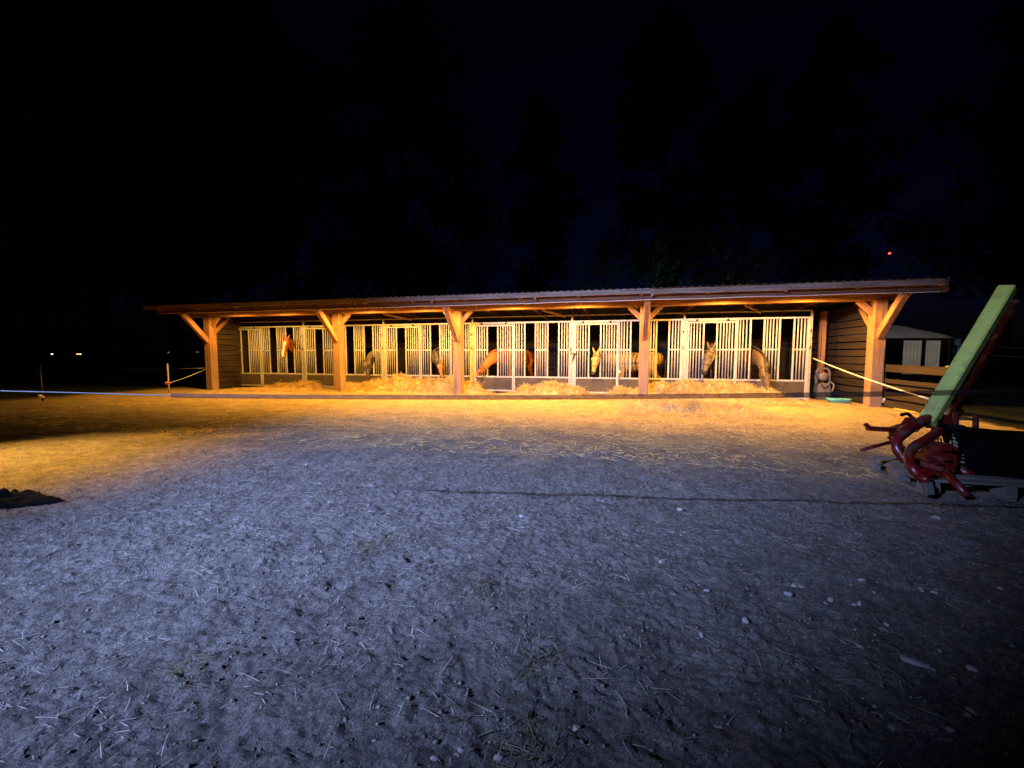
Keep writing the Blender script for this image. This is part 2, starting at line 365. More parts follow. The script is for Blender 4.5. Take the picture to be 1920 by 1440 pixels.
# short brace from the left post back along the side wall, and one on the right
beam('knee_brace', (0.38, PY+0.1, 2.0), (0.38, PY+0.75, 2.6), 0.12, 0.14, WOOD, ST)
beam('knee_brace', (20.42, PY+0.1, 1.85), (20.42, PY+0.75, 2.5), 0.12, 0.14, WOOD, ST)
segs_b = [-0.35, 5.57, 9.70, 15.07, 21.0]
for a, b in zip(segs_b[:-1], segs_b[1:]): beam('front_beam', (a+0.003, PY, 2.648), (b-0.003, PY, 2.648), 0.20, 0.20, WOOD, ST, c=0.012)
segs_p = [-0.55, 5.2, 9.95, 15.2, 21.15]
for a, b in zip(segs_p[:-1], segs_p[1:]): beam('outer_purlin', (a+0.003, -2.18, 2.685), (b-0.003, -2.18, 2.685), 0.12, 0.17, WOODD, ST, c=0.01)
segs_f = [-0.85, 1.93, 4.6, 7.05, 9.43, 12.28, 15.14, 18.0, 20.95]
for k, (a, b) in enumerate(zip(segs_f[:-1], segs_f[1:])):
    dz = 0.012*random.uniform(-1, 1)
    beam('fascia_board', (a+0.03, -2.46, 2.778+dz), (b-0.03, -2.46, 2.778+dz), 0.032, 0.125, WOODG if k > 0 else WOOD, ST, c=0.004)
for x in segs_f[1:-1]: beam('fascia_joint', (x-0.0295, -2.45, 2.755), (x+0.0295, -2.45, 2.755), 0.03, 0.16, WOODG, ST, c=0.003)
for k in range(15):
    x = -0.3+k*1.52
    beam('rafter', (x, -2.42, 2.78), (x, 4.4, 2.49), 0.09, 0.14, WOODD, ST)
# corrugated roof sheet: falls gently to the back
n = 1500; xs = np.linspace(-0.9, 21.0, n); v = []; f = []
for t, (yy, zz) in enumerate([(-2.50, 2.858), (1.0, 2.735), (4.7, 2.56)]):
    for x in xs: v.append((x, yy, zz+0.014*math.sin(x*2*math.pi/0.17)))
for t in range(2):
    for i in range(n-1): f.append((t*n+i, t*n+i+1, (t+1)*n+i+1, (t+1)*n+i))
N0 = len(v); v += [(a, b, c-0.006) for a, b, c in v]; f += [tuple(q+N0 for q in reversed(p)) for p in f]
f += [(i+1, i, i+N0, i+1+N0) for i in range(n-1)]
mb = MB(); mb.add(v, f); mb.build('roof', ROOFM, ST)
# side walls and back wall of horizontal boards
for k in range(13):
    z0 = 0.04+k*0.195
    beam('plank', (0.42, PY+0.16, z0+0.09), (0.42, 4.3, z0+0.09), 0.035, 0.178, PLANK, ST, c=0.006)
    beam('plank', (20.47+random.uniform(-.012, .012), PY+0.16, z0+0.09), (20.47, 4.3, z0+0.09), 0.035, 0.17+random.uniform(-.012, .012), PLANK, ST, c=0.006)
    for j in range(4): beam('plank', (0.4+j*5.04, 4.3, z0+0.09), (0.4+(j+1)*5.04-0.01, 4.3, z0+0.09), 0.035, 0.182, PLANK, ST, c=0.004)
for i in range(7):
    x = i*SW if i else 0.5
    for k in range(9): beam('partition_plank', (x, 0.08, 0.1+k*0.165), (x, 4.2, 0.1+k*0.165), 0.03, 0.16, PLANK, ST, c=0.004)
beam('inner_post', (20.15, 0.9, 0), (20.15, 0.9, 2.5), 0.14, 0.14, WOOD, ST, up=(0, 1, 0))
# slanting cross braces glimpsed under the roof behind the front beam
for x0 in (7.0, 12.2, 17.6): beam('tie_brace', (x0, -0.9, 2.56), (x0+0.6, -0.1, 2.42), 0.05, 0.06, WOOD, ST)
mb = MB(); mb.tube([(x, -2.25, 2.603+0.006*math.sin(x*3)) for x in np.linspace(-0.4, 21.0, 60)], 0.008, 6); mb.build('cable', WHITEPL, ST)

# lamps under the eave
LX = [1.93, 3.67, 6.86, 8.69, 11.37, 13.41, 16.92, 18.75]
places = ['beside the leftmost post', 'second from the left post', 'right of the second post', 'left of the middle post',
          'right of the middle post', 'left of the fourth post', 'right of the fourth post', 'nearest the rightmost post']
LAMPP = [19, 26, 44, 48, 56, 60, 62, 52]
for x, pl, pw in zip(LX, places, LAMPP):
    e = tag(empty('eave_lamp', (x, -2.03, 2.66)), 'small warm lamp under the eave, '+pl, 'lamp', 'warm lamps under the stable eave')
    mb = MB(); mb.lathe([(0.05, 0.08), (0.055, 0.06), (0.055, 0.036)], (x, -2.03, 2.66)); mb.build('housing', DARK, e, True)
    mb = MB(); mb.lathe([(0.045, 0.035), (0.04, 0.030), (0.02, 0.028)], (x, -2.03, 2.66)); mb.build('lens', LENS, e, True)
    mb = MB(); mb.beam((x, -2.118, 2.745), (x, -1.99, 2.745), 0.03, 0.02); mb.build('bracket', DARK, e)
    l = bpy.data.lights.new('bulb', 'SPOT'); l.spot_size = math.radians(177); l.spot_blend = 0.28; l.energy = pw*16.8; l.color = WARM; l.shadow_soft_size = 0.026
    lo = bpy.data.objects.new('bulb', l); COL.objects.link(lo); lo.parent = e; lo.location = (0, 0, -0.006)

# ================================================================== STALL FRONTS
BARM = {}
def bar(parent, X, Yv, z0, z1, r=0.0185):
    k = (round(z1-z0, 3), r)
    if k not in BARM:
        b = MB(); b.tube([(0, 0, 0), (0, 0, z1-z0)], r, 8); me = mesh('bar', b.v, b.f, True); me.materials.append(STEEL); BARM[k] = me
    return link('bar', BARM[k], None, parent, Vector((X, Yv, z0))-world_loc(parent))
ordinal = ['barred steel stall front nearest the leftmost timber post', 'barred steel stall front behind the second post and its slanting brace',
           'barred steel stall front behind the longest hay heap', 'barred steel stall front with the orange chestnut horse at its door',
           'barred steel stall front with the cream pony at its door', 'rightmost barred steel stall front, with two brown horses']
for i in range(6):
    x0 = i*SW
    S = tag(empty('stall_front', (x0, 0, 0)), ordinal[i], 'stall front', 'barred stall fronts in a row')
    # uprights and rails
    fr = MB(); fr.beam((x0+0.045, 0, 0), (x0+0.045, 0, 2.245), 0.06, 0.07, up=(0, 1, 0)); fr.build('upright', STEEL, S)
    fr = MB(); fr.beam((x0+3.175, 0, 0), (x0+3.175, 0, 2.245), 0.07, 0.07, up=(0, 1, 0)); fr.build('upright', STEEL, S)
    fr = MB(); fr.beam((x0+1.396, 0, 0), (x0+1.396, 0, 2.245), 0.05, 0.06, up=(0, 1, 0)); fr.build('upright', STEEL, S)
    fr = MB(); fr.beam((x0+3.24, 0.02, 0), (x0+3.24, 0.02, 2.44), 0.055, 0.08, up=(0, 1, 0)); fr.build('upright', STEELD, S)
    fr = MB(); fr.beam((x0+0.012, 0.0, 2.27), (x0+3.205, 0.0, 2.27), 0.06, 0.05); fr.build('top_rail', STEEL, S)
    fr = MB(); fr.beam((x0-0.01, 0.02, 2.462), (x0+SW-0.012, 0.02, 2.462), 0.05, 0.04); fr.build('upper_rail', STEELD, S)
    fr = MB(); fr.beam((x0+0.07, -0.055, 2.235), (x0+1.42, -0.055, 2.235), 0.03, 0.035); fr.build('door_track', STEELD, S)
    for zz in (1.95, 1.5):
        fr = MB(); fr.tube([(x0+3.215, -0.05, zz), (x0+3.215, -0.075, zz-0.05), (x0+3.19, -0.06, zz-0.07)], 0.012, 6); fr.build('latch', DARK, S)
    # sliding door
    yd = -0.05
    fr = MB()
    for xx, a, b in ((0.10, 0.06, 2.16), (0.504, 0.53, 2.16), (0.861, 0.53, 2.16), (1.352, 0.06, 2.16)): fr.beam((x0+xx, yd, a), (x0+xx, yd, b), 0.045, 0.04, up=(0, 1, 0))
    fr.beam((x0+0.078, yd, 2.18), (x0+1.374, yd, 2.18), 0.04, 0.045); fr.beam((x0+0.123, yd, 0.53), (x0+1.33, yd, 0.53), 0.038, 0.05); fr.beam((x0+0.123, yd, 0.085), (x0+1.33, yd, 0.085), 0.038, 0.05)
    fr.beam((x0+0.123, yd, 1.397), (x0+0.482, yd, 1.397), 0.03, 0.04); fr.beam((x0+0.884, yd, 1.397), (x0+1.33, yd, 1.397), 0.03, 0.04)
    D = fr.build('door', STEEL, S)
    for xx in (0.167, 0.247, 0.328, 0.408, 0.951, 1.034, 1.112, 1.186, 1.263): bar(D, x0+xx, yd, 0.55, 2.16)
    fr = MB(); fr.beam((x0+0.125, yd+0.005, 0.308), (x0+1.328, yd+0.005, 0.308), 0.022, 0.39); fr.build('kick_board', RUBBER, D)
    for xx in (0.32, 1.14):
        fr = MB(); fr.lathe([(0.012, -0.03), (0.035, -0.02), (0.035, 0.0), (0.012, 0.01)], (x0+xx, yd-0.015, 2.235), 12, (0, 1, 0)); fr.build('roller', DARK, D, True)
    # fixed grille
    fr = MB()
    for xx in (1.737, 2.088, 2.473, 2.828): fr.beam((x0+xx, 0, 0.55), (x0+xx, 0, 2.245), 0.045, 0.04, up=(0, 1, 0))
    fr.beam((x0+1.423, 0, 0.53), (x0+3.138, 0, 0.53), 0.04, 0.05); fr.beam((x0+1.423, 0, 0.04), (x0+3.138, 0, 0.04), 0.04, 0.05)
    for a, b in ((1.423, 1.713), (2.112, 2.449), (2.852, 3.138)): fr.beam((x0+a, 0, 1.397), (x0+b, 0, 1.397), 0.03, 0.04)
    G = fr.build('grille', STEEL, S)
    for xx in (1.473, 1.55, 1.638, 2.163, 2.238, 2.315, 2.399, 2.922, 3.002, 3.083): bar(G, x0+xx, 0, 0.55, 2.245)
    fr = MB(); fr.beam((x0+1.425, 0.005, 0.285), (x0+3.136, 0.005, 0.285), 0.022, 0.44); fr.build('kick_board', RUBBER, G)

# ================================================================== HORSES
def loft(bmx, pts, secs, side=None, upv=None, n=14):
    # rings of ellipse (halfwidth, halfheight) along pts; side = lateral axis
    P = [Vector(p) for p in pts]; k = len(P); rings = []
    for i, p in enumerate(P):
        t = (P[min(i+1, k-1)]-P[max(i-1, 0)]).normalized()
        s = Vector(side); s = (s-t*s.dot(t)).normalized(); u = s.cross(t)
        w, h = secs[i]; rings.append([bmx.verts.new(p+s*(w*math.cos(2*math.pi*j/n))+u*(h*math.sin(2*math.pi*j/n))) for j in range(n)])
    for i in range(k-1):
        for j in range(n): bmx.faces.new((rings[i][j], rings[i][(j+1) % n], rings[i+1][(j+1) % n], rings[i+1][j]))
    bmx.faces.new(rings[0][::-1]); bmx.faces.new(rings[-1])
def coat(name, c, var=0.2, rough=0.55): return mat(name, c, rough, var, 5, 0.15, bscale=60)
def interp(path, secs, n=5):
    P = spline(path, n); out = []
    for i in range(len(P)):
        t = i/n; a = min(int(t), len(secs)-2); u = t-a
        u = u*u*(3-2*u)
        out.append((secs[a][0]*(1-u)+secs[a+1][0]*u, secs[a][1]*(1-u)+secs[a+1][1]*u))
    return P, out
def horse(label, chest, heading, poll, muzzle, face, coatc, s=1.0, mane=(0.05, 0.03, 0.02), muz=None, blaze=None, legs_dark=True, halter=None, headc=None, midneck=None, hl=1.0, group='horses at the stall fronts', seed=1, forelock=True):
    root = tag(empty('horse', (chest[0]-heading[0]*0.8*s, chest[1]-heading[1]*0.8*s, 0)), label, 'horse', group)
    d = Vector((heading[0], heading[1], 0)).normalized(); lat = Vector((-d.y, d.x, 0)); C0 = Vector((chest[0], chest[1], 0))
    def tp(t, z, l=0): return C0-d*(t*s)+lat*(l*s)+Vector((0, 0, z*s))
    b = bmesh.new()
    tor = [(0.02, 1.06, .10, .14), (.14, 1.10, .21, .28), (.40, 1.13, .265, .37), (.75, 1.12, .30, .345), (1.10, 1.14, .295, .325), (1.38, 1.19, .275, .31), (1.58, 1.18, .22, .27), (1.70, 1.13, .10, .16)]
    P, S = interp([tp(t, z) for t, z, _, _ in tor], [(w*s, h*s) for _, _, w, h in tor], 3)
    loft(b, P, S, lat)
    poll = Vector(poll); muzzle = Vector(muzzle); a = (muzzle-poll).normalized(); HL = (muzzle-poll).length
    fv = Vector(face); nrm = (fv-a*fv.dot(a)).normalized(); hs = nrm.cross(a).normalized()
    # neck
    nb = tp(.30, 1.20); mid = Vector(midneck) if midneck else (nb+poll)*0.5+Vector((0, 0, 0.05*s))
    ne = poll+a*0.06*HL-nrm*0.05*s
    P, S = interp([nb, mid, ne], [(.15*s, .31*s), (.095*s, .20*s), (.072*s, .125*s)], 6)
    lat2 = lat*0.55+hs*(0.45 if hs.dot(lat) > 0 else -0.45)
    loft(b, P, S, lat2)
    # head
    prof = [(-.06, -.015, .05, .05), (.05, -.02, .080, .095), (.22, -.045, .098, .135), (.36, -.03, .094, .118), (.55, -.008, .072, .084), (.74, .0, .056, .062), (.88, -.004, .060, .062), (.97, -.010, .052, .05), (1.0, -.012, .036, .034)]
    kk = s*HL/(0.62*s)*0.62/0.62
    q = HL/0.62
    P, S = interp([poll+a*(u*HL)+nrm*(o*q) for u, o, _, _ in prof], [(w*q, h*q) for _, _, w, h in prof], 3)
    loft(b, P, S, hs)
    for sg in (-1, 1):
        # brow ridges, ears, nostril swell
        loft(b, [poll+a*(.24*HL)+hs*sg*.075*q+nrm*.055*q, poll+a*(.36*HL)+hs*sg*.078*q+nrm*.045*q], [(.028*q, .03*q), (.02*q, .022*q)], hs, n=8)
        e0 = poll+a*(-.01*HL)+hs*sg*.05*q+nrm*.01*q; ed = (-a*0.9+hs*sg*0.35+nrm*0.25).normalized()
        loft(b, [e0-ed*.03*q, e0+ed*.05*q, e0+ed*.11*q, e0+ed*.175*q], [(.03*q, .025*q), (.036*q, .022*q), (.028*q, .018*q), (.006*q, .006*q)], hs, n=8)
        loft(b, [poll+a*(.86*HL)+hs*sg*.035*q+nrm*.03*q, poll+a*(.95*HL)+hs*sg*.033*q+nrm*.022*q], [(.024*q, .022*q), (.016*q, .016*q)], hs, n=8)
        fl = [(.30, 1.0, .12), (.30, .84, .088), (.28, .50, .058), (.29, .44, .045), (.29, .22, .036), (.28, .15, .046), (.25, .075, .05), (.24, .03, .062), (.235, .0, .066)]
        loft(b, [tp(t, z, sg*.155) for t, z, _ in fl], [(r*s*.85, r*s) for _, _, r in fl], lat, n=10)
        hlg = [(1.38, 1.12, .20), (1.34, .88, .145), (1.46, .68, .085), (1.60, .53, .056), (1.58, .44, .042), (1.56, .24, .038), (1.55, .15, .047), (1.52, .075, .05), (1.50, .03, .062), (1.49, .0, .066)]
        loft(b, [tp(t, z, sg*.16) for t, z, _ in hlg], [(r*s*.8, r*s) for _, _, r in hlg], lat, n=10)
    me0 = bpy.data.meshes.new('body'); b.to_mesh(me0); b.free()
    tmp = bpy.data.objects.new('tmp', me0); COL.objects.link(tmp)
    md = tmp.modifiers.new('r', 'REMESH'); md.mode = 'VOXEL'; md.voxel_size = 0.017
    sm = tmp.modifiers.new('s', 'SMOOTH'); sm.factor = 0.5; sm.iterations = 3
    dg = bpy.context.evaluated_depsgraph_get(); me = bpy.data.meshes.new_from_object(tmp.evaluated_get(dg)); me.name = 'body'
    bpy.data.objects.remove(tmp); bpy.data.meshes.remove(me0)
    me.materials.clear()
    hd = headc or coatc
    for m_ in (coat('coat', coatc), coat('coat_head', hd), coat('muzzle', muz or tuple(c*.35 for c in hd)), coat('points', tuple(c*.25 for c in coatc)), coat('blaze', (0.66, 0.60, 0.50), .06)): me.materials.append(m_)
    me.polygons.foreach_set('use_smooth', [True]*len(me.polygons))
    idx = []
    for p in me.polygons:
        c = p.center; r_ = c-poll; u = r_.dot(a)/HL; vv = r_.dot(nrm)/q; ss = r_.dot(hs)/q; k = 0
        rad = (r_-a*r_.dot(a)).length
        if -.25 < u < 1.1 and rad < .17*q:
            k = 1 if u > 0.02 else 0
            if blaze and .1 < u < .9 and vv > .02 and abs(ss+.004*math.sin(u*20)) < blaze*(1.15 if u < .4 else .75): k = 4
            if u > .84+.03*math.sin(ss*60): k = 2 if not (blaze and abs(ss) < .02 and vv > 0) else 4
        elif legs_dark and c.z < .42*s: k = 3
        idx.append(k)
    me.polygons.foreach_set('material_index', idx)
    me.transform(Matrix.Translation(-root.location))
    bo = link('body', me, None, root)
    MN = coat('mane', mane, .2, .5)
    # mane: hanging locks along the crest
    r = random.Random(seed); mb = MB(); Pn = spline([nb, mid, ne], 14); kN = len(Pn); sd = 1 if r.random() < .5 else -1
    for i in range(2, kN):
        t = (Pn[i]-Pn[i-1]).normalized(); sdv = (lat2-t*lat2.dot(t)).normalized(); cu = sdv.cross(t)
        if cu.dot(Vector((0, 0, 1))+nrm*.8-d*0) < 0: cu = -cu
        u_ = i/kN; hh = (.30*(1-u_)**1.3+.125)*s*0.93
        for _ in range(11):
            p0 = Pn[i]+cu*hh*.97+sdv*r.uniform(-.015, .02)*sd+t*r.uniform(-.03, .03)
            Lk = r.uniform(.10, .21)*s; dv = (sdv*sd*.45+Vector((0, 0, -1))*.8+t*r.uniform(-.3, .3)-cu*.15).normalized()
            p1 = p0+cu*.014+sdv*sd*.03; p2 = p1+dv*Lk*.6+sdv*sd*.015; p3 = p2+(dv+Vector((0, 0, -.5))).normalized()*Lk*.5
            mb.tube([p0-cu*.02, p1, p2, p3], [.005, .0075, .006, .0015], 4)
    if forelock:
        for _ in range(16):
            p0 = poll+nrm*.05*q+hs*r.uniform(-.03, .03); L_ = r.uniform(.12, .2)*q
            mb.tube([p0-a*.03, p0+nrm*.02, p0+a*L_*.6+nrm*.025*q+hs*r.uniform(-.03, .03), p0+a*L_+nrm*.01*q+hs*r.uniform(-.04, .04)], [.005, .007, .005, .001], 4)
    mb.build('mane', MN, root, True)
    mb = MB(); tb = tp(1.70, 1.22)
    for _ in range(14):
        o1 = lat*r.uniform(-.05, .05); mb.tube([tb, tb-d*.10*s+Vector((0, 0, -.05))+o1*.3, tb-d*.14*s+o1+Vector((0, 0, -.4*s)), tb-d*.08*s+o1*1.4+Vector((0, 0, -r.uniform(.7, .85)*s))], [.025, .03, .03, .006], 6)
    mb.build('tail', MN, root, True)
    for sg in (-1, 1):
        mb = MB(); c = poll+a*(.30*HL)+hs*sg*.088*q+nrm*.035*q
        mb.lathe([(.004, -.02), (.014, -.014), (.019, 0), (.014, .014), (.004, .02)], c, 10); mb.build('eye', BLACKP, root, True)
    if halter:
        HM = mat('halter', halter, .6, .1, 6); mb = MB()
        def loop(u, w, h, o): mb.tube([poll+a*(u*HL)+nrm*(o*q)+hs*(w*q*math.cos(k*math.pi/10))+nrm*(h*q*math.sin(k*math.pi/10)) for k in range(21)], .011, 6)
        loop(.60, .082, .090, -.005); loop(.14, .102, .135, -.035)
        for sg in (-1, 1): mb.tube([poll+a*(.60*HL)+hs*sg*.084*q-nrm*.005*q, poll+a*(.38*HL)+hs*sg*.106*q-nrm*.03*q, poll+a*(.14*HL)+hs*sg*.104*q-nrm*.035*q], .011, 6)
        mb.build('halter', HM, root, True)
    return root
# chestnut with the blaze, head over the first grille
c = at(537, 636, Y=-0.42); m_ = at(530.5, 670, Y=-0.62)
horse('bright chestnut horse with broad white blaze, head raised out of the leftmost stall', (2.66, 0.55), (0, -1), c, m_, (0.25, -1, 0.25), (0.33, 0.085, 0.018), 1.0, (0.30, 0.09, 0.025), blaze=.034, muz=(0.40, 0.26, 0.18), midneck=(2.68, 0.10, 1.52), seed=3)
# dark one with the streaked neck
horse('very dark brown horse with pale streaked mane, nose down in the hay, second stall', (6.22, 0.75), (-0.12, -1), at(688, 680, Y=-0.42), at(691, 714, Y=-0.62), (-0.2, -1, 0.1), (0.035, 0.022, 0.014),   .97, (0.16, 0.12, 0.08), midneck=(6.02, 0.02, 1.12), seed=4)
# bay with the dusty grey neck
horse('bay horse with dusty grey neck and orange cheek reaching down beside the middle post', (8.42, 0.62), (0.05, -1), at(824, 678, Y=-0.42), at(829, 710, Y=-0.62), (0.15, -1, 0.1), (0.17, 0.125, 0.085), 1.0, (0.06, 0.05, 0.03), headc=(0.33, 0.13, 0.05), midneck=(8.44, -0.02, 1.15), seed=5)
# orange chestnut reaching left
horse('orange chestnut horse in a dark halter reaching left and down from its door', (10.82, 0.85), (-0.2, -1), at(907, 685, Y=-0.45), at(890, 708, Y=-0.62), (-0.8, -0.5, 0.35), (0.46, 0.125, 0.018), .95, (0.42, 0.13, 0.03), muz=(0.36, 0.24, 0.16), halter=(0.05, 0.02, 0.015), midneck=(10.52, 0.0, 1.17), seed=6, forelock=False)
# cream pony standing side-on
horse('cream dun pony standing side on in its stall, golden head out of the door', (14.25, 0.85), (-1, -0.12), at(1118, 662, Y=-0.12), at(1112, 703, Y=-0.24), (-0.45, -1, 0.15), (0.47, 0.27, 0.07), .90, (0.20, 0.12, 0.05), headc=(0.50, 0.30, 0.085), muz=(0.05, 0.035, 0.025), halter=(0.22, 0.10, 0.035), midneck=(13.98, 0.42, 1.22), legs_dark=False, seed=7)
# grey-brown one at the last door
horse('grey brown horse with dark muzzle and head strap at the rightmost door', (17.05, 0.62), (0, -1), at(1333, 654, Y=-0.24), at(1319, 703, Y=-0.42), (-0.75, -0.7, 0.1), (0.115, 0.08, 0.042), .95, (0.06, 0.04, 0.025), muz=(0.02, 0.016, 0.012), halter=(0.20, 0.15, 0.10), midneck=(17.0, 0.2, 1.35), seed=8)
# dun one nosing the ground
horse('dusky dun horse with neck stretched out, nose on the ground hay, rightmost grille', (18.14, 0.55), (0.1, -1), at(1432, 692, Y=-0.66), at(1443, 739, Y=-0.80), (0.35, -1, 0.15), (0.13, 0.082, 0.038), 1.0, (0.035, 0.025, 0.015), muz=(0.03, 0.025, 0.02), midneck=(18.22, -0.12, 1.12), seed=9)

# ================================================================== HAY HEAPS
def heap(label, lumps, n, seed, loose=0.04):
    # lumps: (x, y, rx, ry, h)
    xs0 = min(l[0]-l[2] for l in lumps)-.3; xs1 = max(l[0]+l[2] for l in lumps)+.3
    ys0 = min(l[1]-l[3] for l in lumps)-.65; ys1 = min(-.05, max(l[1]+l[3] for l in lumps)+.15)
    def hf(x, y):
        h = np.zeros_like(x)
        for lx, ly, rx, ry, hh in lumps:
            q = ((x-lx)/rx)**2+((y-ly)/ry)**2
            h = np.maximum(h, hh*np.clip(1-q, 0, 1)**.75)
        rough = .20*perlin(x/.26, y/.26, seed)+.16*np.abs(perlin(x/.11, y/.11, seed+1))+.04*perlin(x/.05, y/.05, seed+2)
        return 1.1*h*(1+1.3*rough/.25*.35)+np.where(h > .02, rough*.55, 0)
    ax = np.arange(xs0, xs1, .03); ay = np.arange(ys0, ys1, .03); A, B = np.meshgrid(ax, ay); H = hf(A, B)
    c = (float((xs0+xs1)/2), float((ys0+ys1)/2), 0)
    e = tag(empty('hay_heap', c), label, 'hay', 'hay heaps before the stalls')
    Z = np.where(H > .012, H, -.03)
    v = np.stack([A.ravel()-c[0], B.ravel()-c[1], Z.ravel()], 1); k = len(ax)
    ii = (np.arange(len(ay)-1)[:, None]*k+np.arange(k-1)[None, :]).ravel()
    link('mound', fast_mesh('mound', v, np.stack([ii, ii+1, ii+k+1, ii+k], 1), True), HAYM, e)
    def pos(nn, r):
        x = r.uniform(xs0, xs1, nn*4); y = r.uniform(ys0, ys1, nn*4); h = hf(x, y)
        keep = r.random(nn*4) < np.clip(h/.10, .22, 1); x, y, h = x[keep][:nn], y[keep][:nn], h[keep][:nn]
        return np.stack([x-c[0], y-c[1], np.maximum(h, .005)+r.uniform(-.01, loose*1.5, len(x))], 1)
    tag(link('hay_stalks', strands(n, pos, (.10, .42), (.005, .011), .7, (-.5, .75), seed, 3), STRAWM, e), kind='stuff')
    return e
heap('low flat heap of hay before the leftmost grille', [(3.0, -.45, .55, .4, .12), (3.7, -.5, .6, .42, .20), (2.4, -.5, .5, .3, .07)], 3400, 21)
heap('longest and tallest heap of hay, left of the middle post', [(5.9, -.75, .7, .55, .16), (6.7, -.6, .8, .55, .28), (7.5, -.55, .8, .52, .40), (8.3, -.65, .8, .55, .30), (9.1, -.6, .75, .5, .38), (9.75, -.45, .5, .35, .24)], 11500, 22)
heap('small peaked heap of hay between the middle and fourth posts', [(11.75, -.5, .45, .38, .17), (12.4, -.45, .6, .42, .30), (13.0, -.5, .5, .4, .18)], 4400, 23)
heap('small low tuft heap of hay left of the fourth post', [(14.55, -.5, .5, .32, .17), (14.95, -.55, .35, .3, .14)], 2200, 24)
heap('broad heap of hay right of the fourth post, under two horses', [(15.6, -.5, .6, .5, .32), (16.3, -.45, .7, .5, .34), (17.0, -.5, .75, .52, .38), (17.7, -.55, .6, .5, .30), (18.2, -.65, .45, .45, .22)], 9500, 25)
heap('spilled pile of hay out in the yard before the fourth post', [(15.25, -2.3, .5, .4, .13), (15.6, -2.9, .5, .42, .17), (16.0, -3.2, .45, .35, .13), (16.6, -2.7, .7, .35, .06)], 5000, 26)

# loose straw lying on the yard (nobody could count it)
def pos_near(n, r):
    x = r.uniform(9.0, 18.6, n); y = r.uniform(-12.6, -7.6, n)
    dens = perlin(x/.5, y/.5, 31)+perlin(x/.18, y/.18, 32)*.7
    k = dens > r.uniform(-.35, .55, n); x, y = x[k], y[k]
    return np.stack([x, y, ground_h(x, y)+.006], 1)
tag(link('straw_litter', strands(17000, pos_near, (.012, .12), (.0018, .0038), .12, (-.12, .12), 33, 2), STRAWP), 'pale straw stalks scattered over the yard earth', 'straw', kind='stuff')
def pos_mid(n, r):
    x = r.uniform(1, 20.5, n); y = -.9-r.random(n)**1.3*7.2
    dens = perlin(x/.8, y/.8, 41)+perlin(x/.3, y/.3, 42)*.7
    k = dens > r.uniform(-.5, .5, n); x, y = x[k], y[k]
    return np.stack([x, y, ground_h(x, y)+.01], 1)
tag(link('straw_litter', strands(26000, pos_mid, (.05, .24), (.005, .011), .3, (-.12, .22), 43, 2), STRAWM), 'golden chaff and hay trodden along the stable front', 'straw', kind='stuff')
CL = [at(705, 1026, Z=0), at(730, 898, Z=0), at(905, 1112, Z=0), at(980, 1420, Z=0), at(1010, 1240, Z=0), at(800, 840, Z=0), at(350, 1250, Z=0)]
def pos_cl(n, r):
    out = []
    for c in CL:
        q = r.normal(0, .07, (n//len(CL), 2)); x = c.x+q[:, 0]; y = c.y+q[:, 1]; out.append(np.stack([x, y, ground_h(x, y)+r.uniform(.002, .025, len(x))], 1))
    return np.concatenate(out)
tag(link('trampled_tufts', strands(420, pos_cl, (.03, .12), (.002, .005), .5, (-.1, .6), 45, 2), mat('dry_grass', (0.17, 0.15, 0.07), .7, .3, 5)), 'small tufts of trampled hay and dry grass in the yard', 'tuft', kind='stuff')

# ================================================================== STONES
def stone_mesh(r, seed, flat=.6, sub=2):
    b = bmesh.new(); bmesh.ops.create_icosphere(b, subdivisions=sub, radius=1); rr = random.Random(seed)
    pl = [(Vector((rr.gauss(0, 1), rr.gauss(0, 1), rr.gauss(0, 1))).normalized(), rr.uniform(.55, .9)) for _ in range(9)]
    for v in b.verts:
        p = v.co.copy()
        for n_, d_ in pl:
            q = p.dot(n_)
            if q > d_: p -= n_*(q-d_)*.9
        v.co = Vector((p.x*r, p.y*r*rr.uniform(.97, 1.03)*.8, p.z*r*flat))
    me = bpy.data.meshes.new('stone'); b.to_mesh(me); b.free(); me.materials.append(STONEM); return me
sms = [stone_mesh(1.0, k, .5+.1*(k % 4)) for k in range(6)]
STN = [(1398, 1161, 15, 'blocky pale stone with a sharp shadow, right of centre in the yard'), (1720, 1238, 26, 'long flat pointed stone lying at the right of the yard'), (1822, 1256, 15, 'narrow pale stone beyond the long flat stone'),
       (1612, 1127, 11, None), (1490, 1086, 12, None), (1502, 1092, 8, None), (1616, 1084, 11, None), (1728, 1105, 13, None), (1752, 1110, 11, None), (1478, 1111, 11, None), (1603, 1130, 10, None), (1557, 1119, 11, None), (1662, 1163, 9, None),
       (1612, 1217, 9, None), (1876, 1100, 9, None), (1315, 1183, 9, None), (1325, 1102, 8, None), (1672, 1364, 12, None), (1780, 1376, 12, None), (1822, 1330, 14, None), (1640, 1314, 8, None), (1762, 1218, 10, None), (1813, 1343, 12, None),
       (1080, 1368, 14, None), (865, 1413, 13, None), (815, 1432, 12, None), (935, 1430, 17, None), (1240, 1045, 8, None), (1195, 1018, 6, None), (1755, 970, 13, None), (978, 965, 9, None), (1275, 955, 9, None), (575, 870, 8, None)]
for k, (px, py, sz, lb) in enumerate(STN):
    p = at(px, py+sz*.3, Z=0.0); dep = (p-CAM).dot(FW); r = sz*dep/FPX*.62
    o = link('stone', sms[k % 6], None, None, (p.x, p.y, gh(p.x, p.y)+r*.18)); o.scale = (r*1.15, r, r*.9) if k != 1 else (r*1.6, r*.8, r*.5)
    o.rotation_euler = (random.uniform(-.15, .15), random.uniform(-.15, .15), random.uniform(0, 6.28) if k != 1 else -.4)
    tag(o, lb or 'small pale stone lying loose on the trodden yard earth', 'stone', 'loose stones on the yard')
